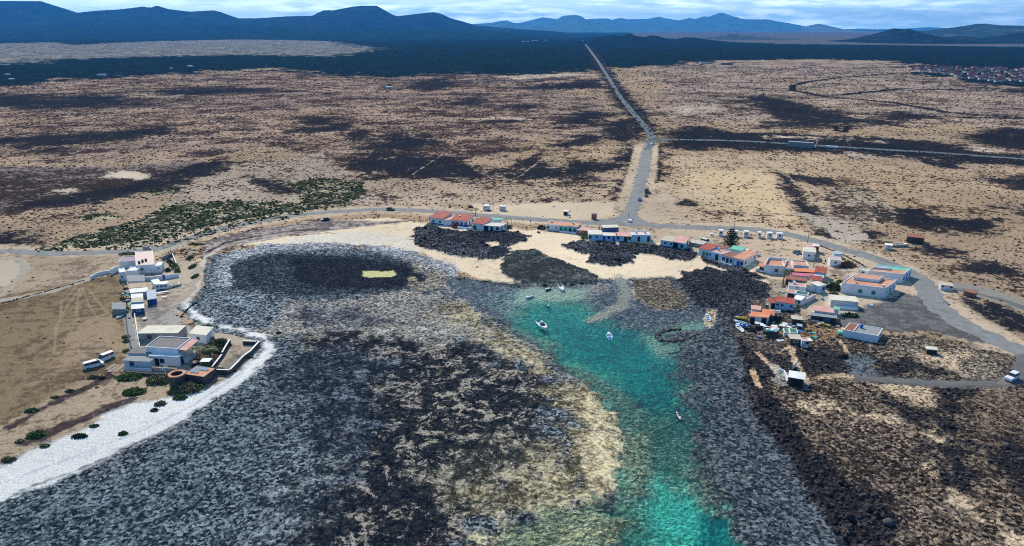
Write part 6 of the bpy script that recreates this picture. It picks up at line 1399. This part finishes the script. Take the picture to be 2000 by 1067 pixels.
rubble_wall([(1600,480),(1650,500),(1690,522),(1700,535)], .5, .35, 'low line of stones beside the road bend', seed=11)
for k,(px,py,s,z_) in enumerate([(1158,548,1.3,-.3),(1135,552,.9,-.3),(1117,555,.8,-.3),(1063,556,.8,-.2),(1047,552,.9,-.2),(932,522,.6,0),(905,497,1.0,.6),(878,480,.9,.6),(544,650,.7,0)]):
    x,y = W(px,py); r_ = np.random.RandomState(k+40); n_=5
    o = rocks_mesh('boulder', np.array([(x,y,z_)]), np.array([s]), ROCKM if k else mat('ochre_rock',(.32,.26,.15),.9,.3,1.5), k+60)
    tag(o,['flat ochre boulder in the shallow bay beside the islet','boulder at the seaward tip of the lava islet','second boulder along the seaward edge of the lava islet','black boulder behind the beached white boat','black boulder at the lower edge of the islet','small black boulder alone on the beach sand','dark block of rock standing on the beach lava','white edged block on the lava below the beach row','black boulder at the turn of the white beach'][k],'boulder')
# ================================================================ boats afloat
boat((1059,637),(1063,641),6.2,2.3,'white','white','large white motor boat at anchor in the lagoon',cabin=True,z=WL-.1)
boat((1034,579),(1030,581),3.8,1.5,'white','cream','white boat with a pink seat near the western shallows')
boat((1070,564),(1067,566),3.4,1.5,'dark','white','small dark hulled dinghy at the sand edge of the islet',z=WL-.05)
boat((1097,564),(1099,568),4.6,1.7,'white','white','white boat nosing the beach below the islet',z=WL-.05)
boat((1070,595),(1071,598),3.2,1.4,'green','green','small green boat floating between the white ones')
boat((1190,656),(1189,652),4.2,1.7,'paleblue','blue','pale blue boat floating alone in the deep channel')
BUOY = mat('white_buoy',(.85,.85,.82),.4,.02)
_b0 = None
for k,(px,py) in enumerate([(1056,618),(1077,615),(1117,613),(1052,594),(1045,603),(1032,624),(1050,648),(1147,657),(1155,656),(1165,658),(1094,600),(1163,728),(1269,746),(1160,645),(1291,690)]):
    x,y = W(px,py,WL)
    if _b0 is None:
        m = MB(L0); 
        for (z0,z1,r0,r1) in ((-.15,0,.08,.2),(0,.12,.2,.2),(.12,.26,.2,.06)): m.cyl(0,0,z0,z1+.001,r0,r1,10)
        _b0 = m.build('buoy', BUOY, None, True); o=_b0
    else: o = _b0.copy(); link(o)
    o.location=(x,y,WL); tag(o,'small white mooring buoy floating in the lagoon','buoy','mooring buoys in the lagoon')
# paddler by the channel edge
x,y = W(1325,810); boat((1325,812),(1322,807),3.0,.9,'dark','white','narrow dark canoe at the edge of the stony flats',z=WL-.02,motor=False,name='canoe')
person((1324,808),'person standing in the narrow dark canoe',('blue',(.05,.12,.3)),('dark',(.03,.03,.04)),z=WL+.15)
person((295,494),'person walking on the coast track above the pink roofed house',('navy',(.02,.03,.06)),('dark',(.03,.03,.04)))
person((451,452),'person in red on the coast track beside the shrub bed',('red',(.4,.05,.04)),('dark',(.03,.03,.04)))
person((353,474),'person near the fork of the tracks',('dark',(.03,.03,.04)),('dark',(.03,.03,.04)))
person((367,472),'second person near the fork of the tracks, closer to the sea',('brown',(.2,.1,.05)),('dark',(.03,.03,.04)))
person((1228,424),'person walking at the gravel junction',('navy',(.02,.03,.06)),('dark',(.03,.03,.04)))
person((1036,437),'person standing on the track between the two rows of cottages',('brown',(.2,.1,.05)),('dark',(.03,.03,.04)))
# ================================================================ cars and poles along the roads
vehicle((763,411),(770,411.5),'car','black','black car on the coast track beside the shrub beds','car')
vehicle((635,431),(628,432),'car','black','dark car parked on the beach side below the track','car',z=0)
vehicle((1249,392),(1250,385),'car','blue','blue white car driving up the gravel road','car')
vehicle((1263,376),(1264,370),'truck','green','dark truck parked beside the gravel road','truck',z=0)
vehicle((1262,384),(1263,379),'car','green','dark car parked just below the truck','car',z=0)
vehicle((1275,283.5),(1280,283),'car','white','white car turning at the asphalt junction','car')
vehicle((1279,272),(1285,272.3),'car','white','pale car on the branch road mouth','car')
vehicle((1269,258),(1268,254),'car','black','dark car above the asphalt junction','car')
for k,(px,py) in enumerate([(1189.5,154),(1194.5,160),(1199.5,166.5),(1171,126)]):
    vehicle((px,py),(px+2,py+4),'car',['white','white','black','white'][k],['white car first of three on the long asphalt road','white car second of three on the long asphalt road','dark car last of three on the long asphalt road','distant white car high on the long asphalt road'][k],'car')
H((1225,434),(1231,435.5),1.8,1.0,'small white block on the triangle of the gravel junction',wall='white',roof='slab',rc='white',rise=0,over=.02,name='concrete_block',cat='block')
H((1155,429),(1162,430),2,2.6,'red and black upright junk stack north of the track',wall='brick',roof='slab',rc='darkgrey',rise=0,name='junk_stack',cat='junk stack')
bush((919,406),1.4,1.0,1.2,'dark junk and scrub pile north of the beach row',LEAF_B,300,.25)
POLEM = mat('pole_wood',(.10,.085,.075),.9,.2,3)
def pole(px, py, h, label, group='utility poles along the branch road', cross=True):
    x,y = W(px,py); r_ = thing('utility_pole',(x,y,0),label,'utility pole',group); m = MB(L0); m.cyl(0,0,-.3,h,.13,.09,8); m.build('pole', POLEM, r_)
    if cross: m = MB(L0); m.box(-.8,.8,-.05,.05,h-.5,h-.38); m.build('crossarm', POLEM, r_)
for px,py in [(1408,277),(1453,279),(1500,281),(1545,284),(1674,292),(1735,296),(1794,300),(1851,303),(1858,304),(1922,308),(1988,311),(1360,275)]:
    pole(px,py,7,'dark wooden utility pole beside the branch road')
for px,py,h,lb in [(963,413,6.5,'thin utility pole between the two outhouses north of the beach row'),(1432,462,7,'thin utility pole behind the second outhouse'),(1577,475,5.5,'utility pole above the lone square white house'),(1589,522,5,'thin pole in the yard behind the crimson roof')]:
    pole(px,py,h,lb,group=None)
# culvert wall, white pylon
H((1538,287),(1587,290.5),3,4.0,'long blue grey concrete block beside the branch road',wall='grey',roof='slab',rc='sky',rise=0,over=.05,name='concrete_building',cat='building')
x,y = W(1594,289); t_ = thing('pylon',(x,y,0),'leaning white pylon beside the branch road','pylon'); m = MB(L0); m.hexa([(-.9,-.3,-.2),(.5,-.3,-.2),(.5,.3,-.2),(-.9,.3,-.2),(.9,-.2,10.5),(1.5,-.2,10.5),(1.5,.2,10.5),(.9,.2,10.5)]); m.build('mast', WALLC['pink'], t_); m = MB(L0); m.box(.75,1.65,-.35,.35,10.502,11.2); m.build('cap', WALLC['white'], t_)
H((1613,288.5),(1636,290),2,1.2,'low white roadside barrier east of the pylon',wall='white',roof='slab',rc='white',rise=0,over=0.02,name='barrier',cat='barrier')
# far houses in the plain
for (px,py,w_,h_,rc,lb) in [(197,148,16,2.5,'sky','distant blue roofed greenhouse in the dark plain'),(370,131,9,2.5,'white','distant white farm building in the dark plain'),(333,135,4,2,'cream','small distant hut west of the white farm building'),
    (760,174,14,3,'sky','distant blue grey shed in the brown plain'),(12,147,7,2,'cream','distant pale hut near the edge of the dark plain'),(20,156,8,2,'cream','second distant pale hut in the dark plain'),
    (1375,125,14,4,'grey','low dark ruin west end in the far plain'),(1420,127,22,4,'darkgrey','long low dark ruin in the far plain'),(1578,142,7,3,'grey','tiny lone hut in the far plain')]:
    H((px-w_/2,py),(px+w_/2,py),8,h_,lb,wall='oldwhite' if rc!='darkgrey' else 'stone',roof='slab',rc=rc,rise=0,name='farm_building',cat='building')
for k,(px,py) in enumerate([(1022,82.5),(1030,82),(1041,81),(1048,80.5),(1066,79.5),(67,52.8)]):
    if py<57: continue
    H((px-3,py),(px+3,py),12,5,'tiny white farm building on the far lava plain',roof='slab',rc='white',rise=0,name='farm_building',cat='building',group='white farm buildings on the far plain')
# ---------------------------------------------------------------- far village of red roofed villas
vm = mat('villa_white',(.62,.56,.52),.9,.1,.2,spec=0); vr = mat('villa_roof',(.075,.035,.038),.85,.2,.2,spec=0)
protos = []
for sx in (7.5, 9.5, 12.0):
    m = MB(L0); h_ = 3.4; d_ = 7.0
    m.box(-sx/2,sx/2,-d_/2,d_/2,-.5,h_,0); m.box(-sx*.2,sx*.3,-d_/2-2.2,-d_/2-.003,-.5,2.8,0); m.box(-sx*.16,-sx*.02,-d_/2-2.25,-d_/2-2.202,0,2,2)
    for xx in (-.3,.05,.33): m.box(sx*xx,sx*xx+1.0,-d_/2-.05,-d_/2-.002,2.0,2.8,2)
    m.hexa([(-sx/2-.4,-d_/2-.4,h_+.003),(sx/2+.4,-d_/2-.4,h_+.003),(sx/2+.4,d_/2+.4,h_+.003),(-sx/2-.4,d_/2+.4,h_+.003),(-sx*.25,-.3,h_+1.4),(sx*.25,-.3,h_+1.4),(sx*.25,.3,h_+1.4),(-sx*.25,.3,h_+1.4)],1)
    protos.append(m)
rv = random.Random(12); used = []; first = [None]*3; cnt = 0
tries = 0
while cnt < 140 and tries < 6000:
    tries += 1
    px = rv.uniform(1775, 2040); t_ = (px-1775)/265
    lo = 131 + 3*t_; hi = 136 + 26*min(1,t_*1.5)
    py = rv.uniform(lo, hi)
    x,y = W(px,py)
    if any((x-a)**2+(y-b)**2 < 17**2 for a,b in used): continue
    used.append((x,y)); k = rv.randrange(3)
    if first[k] is None: o = protos[k].build('villa', [vm, vr, GLASS]); first[k] = o
    else: o = first[k].copy(); link(o)
    o.location = (x,y,0); o.rotation_euler = (0,0,rv.choice([0,.2,-.25,1.57]))
    tag(o,['narrow white villa with red roof in the distant village','middle sized white villa with red roof in the distant village','long white villa with red roof in the distant village'][k],'villa',['narrow villas of the distant village','middle sized villas of the distant village','long villas of the distant village'][k]); cnt += 1

# odds and ends round the shacks
JM = [HULL['white'],HULL['blue'],ROOFC['rust'],WOOD,ROOFC['green'],METAL,HULL['cream'],WALLC['stone']]
def junk(k, px, py, rr, label, group):
    L_ = Loc((0,0), rr.uniform(0,3)); m = MB(L_); t = k % 4
    if t == 0: m.box(-.45,.45,-.3,.3,-.1,.5); m.box(-.5,.5,-.35,.35,.503,.56); nm='crate'
    elif t == 1: m.cyl(0,0,-.1,.85,.3,.3,12); m.cyl(0,0,.86,.9,.2,.2,12); nm='drum'
    elif t == 2:
        for j in range(4): m.box(-1.1,1.1,j*.3-.6,j*.3-.34,.05+.05*(j%2),.12+.05*(j%2))
        nm='board_pile'
    else: m.hexa([(-.8,-.5,.0),(.8,-.5,.05),(.8,.5,.0),(-.8,.5,.0),(-.6,-.4,.6),(.5,-.3,.45),(.6,.4,.7),(-.7,.4,.4)]); m.box(.1,.9,-.8,-.52,0,.3); nm='covered_heap'
    o = m.build(nm, JM[rr.randrange(len(JM))]); x,y = W(px,py); o.location=(x,y,.05); tag(o,label[t],nm.replace('_',' '),group[t])
jr = random.Random(31)
LB1 = ['wooden crate lying among the shore shacks','drum standing among the shore shacks','pile of boards among the shore shacks','covered heap among the shore shacks']
GB1 = ['crates among the shore shacks','drums among the shore shacks','board piles among the shore shacks','covered heaps among the shore shacks']
for k in range(34):
    px = jr.uniform(1462,1600); py = 640 + jr.uniform(-6,26) - (px-1520)*.02
    junk(k, px, py, jr, LB1, GB1)
LB2 = ['crate behind the row of sheds by the field','drum behind the row of sheds by the field','board pile behind the row of sheds by the field','covered heap behind the row of sheds by the field']
GB2 = ['crates behind the shed row','drums behind the shed row','board piles behind the shed row','covered heaps behind the shed row']
for k in range(18): junk(k, jr.uniform(238,252), jr.uniform(562,612), jr, LB2, GB2)
LB3 = ['crate in the yards of the white cottages','drum in the yards of the white cottages','board pile in the yards of the white cottages','covered heap in the yards of the white cottages']
GB3 = ['crates in the cottage yards','drums in the cottage yards','board piles in the cottage yards','covered heaps in the cottage yards']
for k,(px,py) in enumerate([(1556,498),(1562,512),(1530,560),(1526,572),(1500,598),(1497,590),(1609,560),(1618,568),(1606,586),(1612,512),(1650,596),(1700,598),(1636,640),(1352,492),(1340,492),(1180,446),(1196,447),(1170,447),(908,450),(1052,455)]): junk(k, px, py, jr, LB3, GB3)

# ================================================================ stones and scrub scattered over the ground
def scatter(dmin, dmax, cell, seed, xr=1.05):
    r_ = np.random.RandomState(seed); xs = np.arange(-dmax*.85, dmax*.85, cell); ys = np.arange(dmin, dmax, cell)
    gx_, gy_ = np.meshgrid(xs, ys); gx_ = gx_.ravel() + r_.uniform(-.5,.5,gx_.size)*cell; gy_ = gy_.ravel() + r_.uniform(-.5,.5,gy_.size)*cell
    k = (np.abs(gx_) < gy_*.80 + 20) & (gy_ > dmin) & (gy_ < dmax)
    return gx_[k], gy_[k], r_
# loose lava blocks
x_,y_,r_ = scatter(85, 420, .72, 11)
Fs = survey(x_, y_)
keep = r_.rand(len(x_)) < np.clip(Fs['rock'],0,1)*.62
x_,y_ = x_[keep],y_[keep]; hz = Fs['h'][keep]; rk_ = Fs['rock'][keep]; zz = Fs['z'][keep]
sz = (.12 + .26*r_.rand(len(x_))**2.4)*(1+1.3*(r_.rand(len(x_))>.95)*(rk_>.8))*(.6+.55*rk_)
wet = zz < -.3
o = rocks_mesh('rubble', np.stack([x_[~wet],y_[~wet],hz[~wet]+sz[~wet]*.2],-1), sz[~wet], ROCKM, 5); o['kind']='stuff'
o = rocks_mesh('pebbles', np.stack([x_[wet],y_[wet],hz[wet]+.0],-1), sz[wet]*.75, WETM, 6, flat=.6); o['kind']='stuff'
print('ROCKS', len(x_))
# scrub: low domed shrubs
SCRUBM = mat('dry_scrub',(.085,.064,.048),.95,.35,2.5,island=.5,spec=.0); SCRUBG = mat('green_scrub',(.048,.062,.032),.9,.45,1.2,island=.7,spec=.0,stain=(.07,.075,.04))
def domes(name, x, y, z, s, m, seed, hk=.55):
    r_ = np.random.RandomState(seed); n = len(x); K = 6
    a0 = np.arange(K)*2*np.pi/K
    ring0 = np.stack([np.cos(a0),np.sin(a0),np.full(K,-.15)],-1); ring1 = np.stack([np.cos(a0+.5)*.8,np.sin(a0+.5)*.8,np.full(K,.55)],-1); top = np.array([[0,0,1.0]])
    base = np.vstack([ring0,ring1,top])
    V = base[None]*(1+r_.uniform(-.3,.3,(n,13,1))); sc_ = np.stack([r_.uniform(.7,1.4,n),r_.uniform(.7,1.3,n),r_.uniform(.7,1.3,n)*hk],-1)
    V = V*sc_[:,None,:]*s[:,None,None] + np.stack([x,y,z],-1)[:,None,:]
    f = []
    for k in range(K):
        k2=(k+1)%K; f += [(k,k2,K+k),(k2,K+k2,K+k),(K+k,K+k2,12)]
    Fq = (np.array(f)[None]+(np.arange(n)*13)[:,None,None]).reshape(-1,3)
    o = mesh_np(name, V.reshape(-1,3), Fq, m); o['kind']='stuff'; return o
X_=[];Y_=[];Z_=[];S_=[];G_=[]
for dmin,dmax,cell,s0,sd_i in ((150,330,1.7,.42,21),(330,560,2.3,.55,22),(560,1000,3.9,.85,23),(1000,1700,7.5,1.35,24)):
    x_,y_,r_ = scatter(dmin,dmax,cell,sd_i); Fs = survey(x_,y_)
    dens = Fs['veg']*(.45+.55*sstep(-.15,.35,fbm(x_,y_,25,3,77)*2))
    dens = np.where(Fs['green']>.5, 0, dens)
    k = r_.rand(len(x_)) < dens
    X_.append(x_[k]);Y_.append(y_[k]);Z_.append(Fs['h'][k]);G_.append(Fs['green'][k]>.5)
    S_.append(s0*(.45+1.0*r_.rand(k.sum())**1.6)*np.where(Fs['green'][k]>.5,1.75,1.0))
x_,y_,r_ = scatter(230,480,1.15,41); k = (x_ < -50) & (x_ > -270); x_,y_ = x_[k],y_[k]; Fs = survey(x_,y_)
k = (Fs['green']>.5) & (r_.rand(len(x_)) < .30+.65*sstep(-.25,.3,fbm(x_,y_,9,3,78)*2)); X_.append(x_[k]);Y_.append(y_[k]);Z_.append(Fs['h'][k]);G_.append(np.ones(k.sum(),bool)); S_.append(.28+.62*r_.rand(k.sum())**2)
X_,Y_,Z_,S_,G_ = map(np.concatenate,(X_,Y_,Z_,S_,G_))
print('SHRUBS',len(X_))
domes('scrub', X_[~G_],Y_[~G_],Z_[~G_],S_[~G_],SCRUBM,31)
domes('undergrowth', X_[G_],Y_[G_],Z_[G_],S_[G_],SCRUBG,32,.7)

# ---------------------------------------------------------------- the air: one closed box of thin haze round everything
def haze_box():
    m = bpy.data.materials.new('thin_air'); m.use_nodes = True; nt = m.node_tree; nt.nodes.clear()
    o_ = nd(nt, 'ShaderNodeOutputMaterial'); v = nd(nt, 'ShaderNodeVolumePrincipled')
    v.inputs['Color'].default_value = (.05, .33, .95, 1); v.inputs['Density'].default_value = HAZE
    v.inputs['Anisotropy'].default_value = .25
    nt.links.new(v.outputs[0], o_.inputs['Volume'])
    x0, x1, y0, y1, z0, z1 = -72000, 72000, -900, 33500, -12, 690
    V = [(x, y, z) for x in (x0, x1) for y in (y0, y1) for z in (z0, z1)]
    Q = [(0,1,3,2),(4,6,7,5),(0,4,5,1),(2,3,7,6),(0,2,6,4),(1,5,7,3)]
    o = mesh_np('haze', V, Q, m); o['kind'] = 'stuff'
HAZE = 4.3e-5
haze_box()
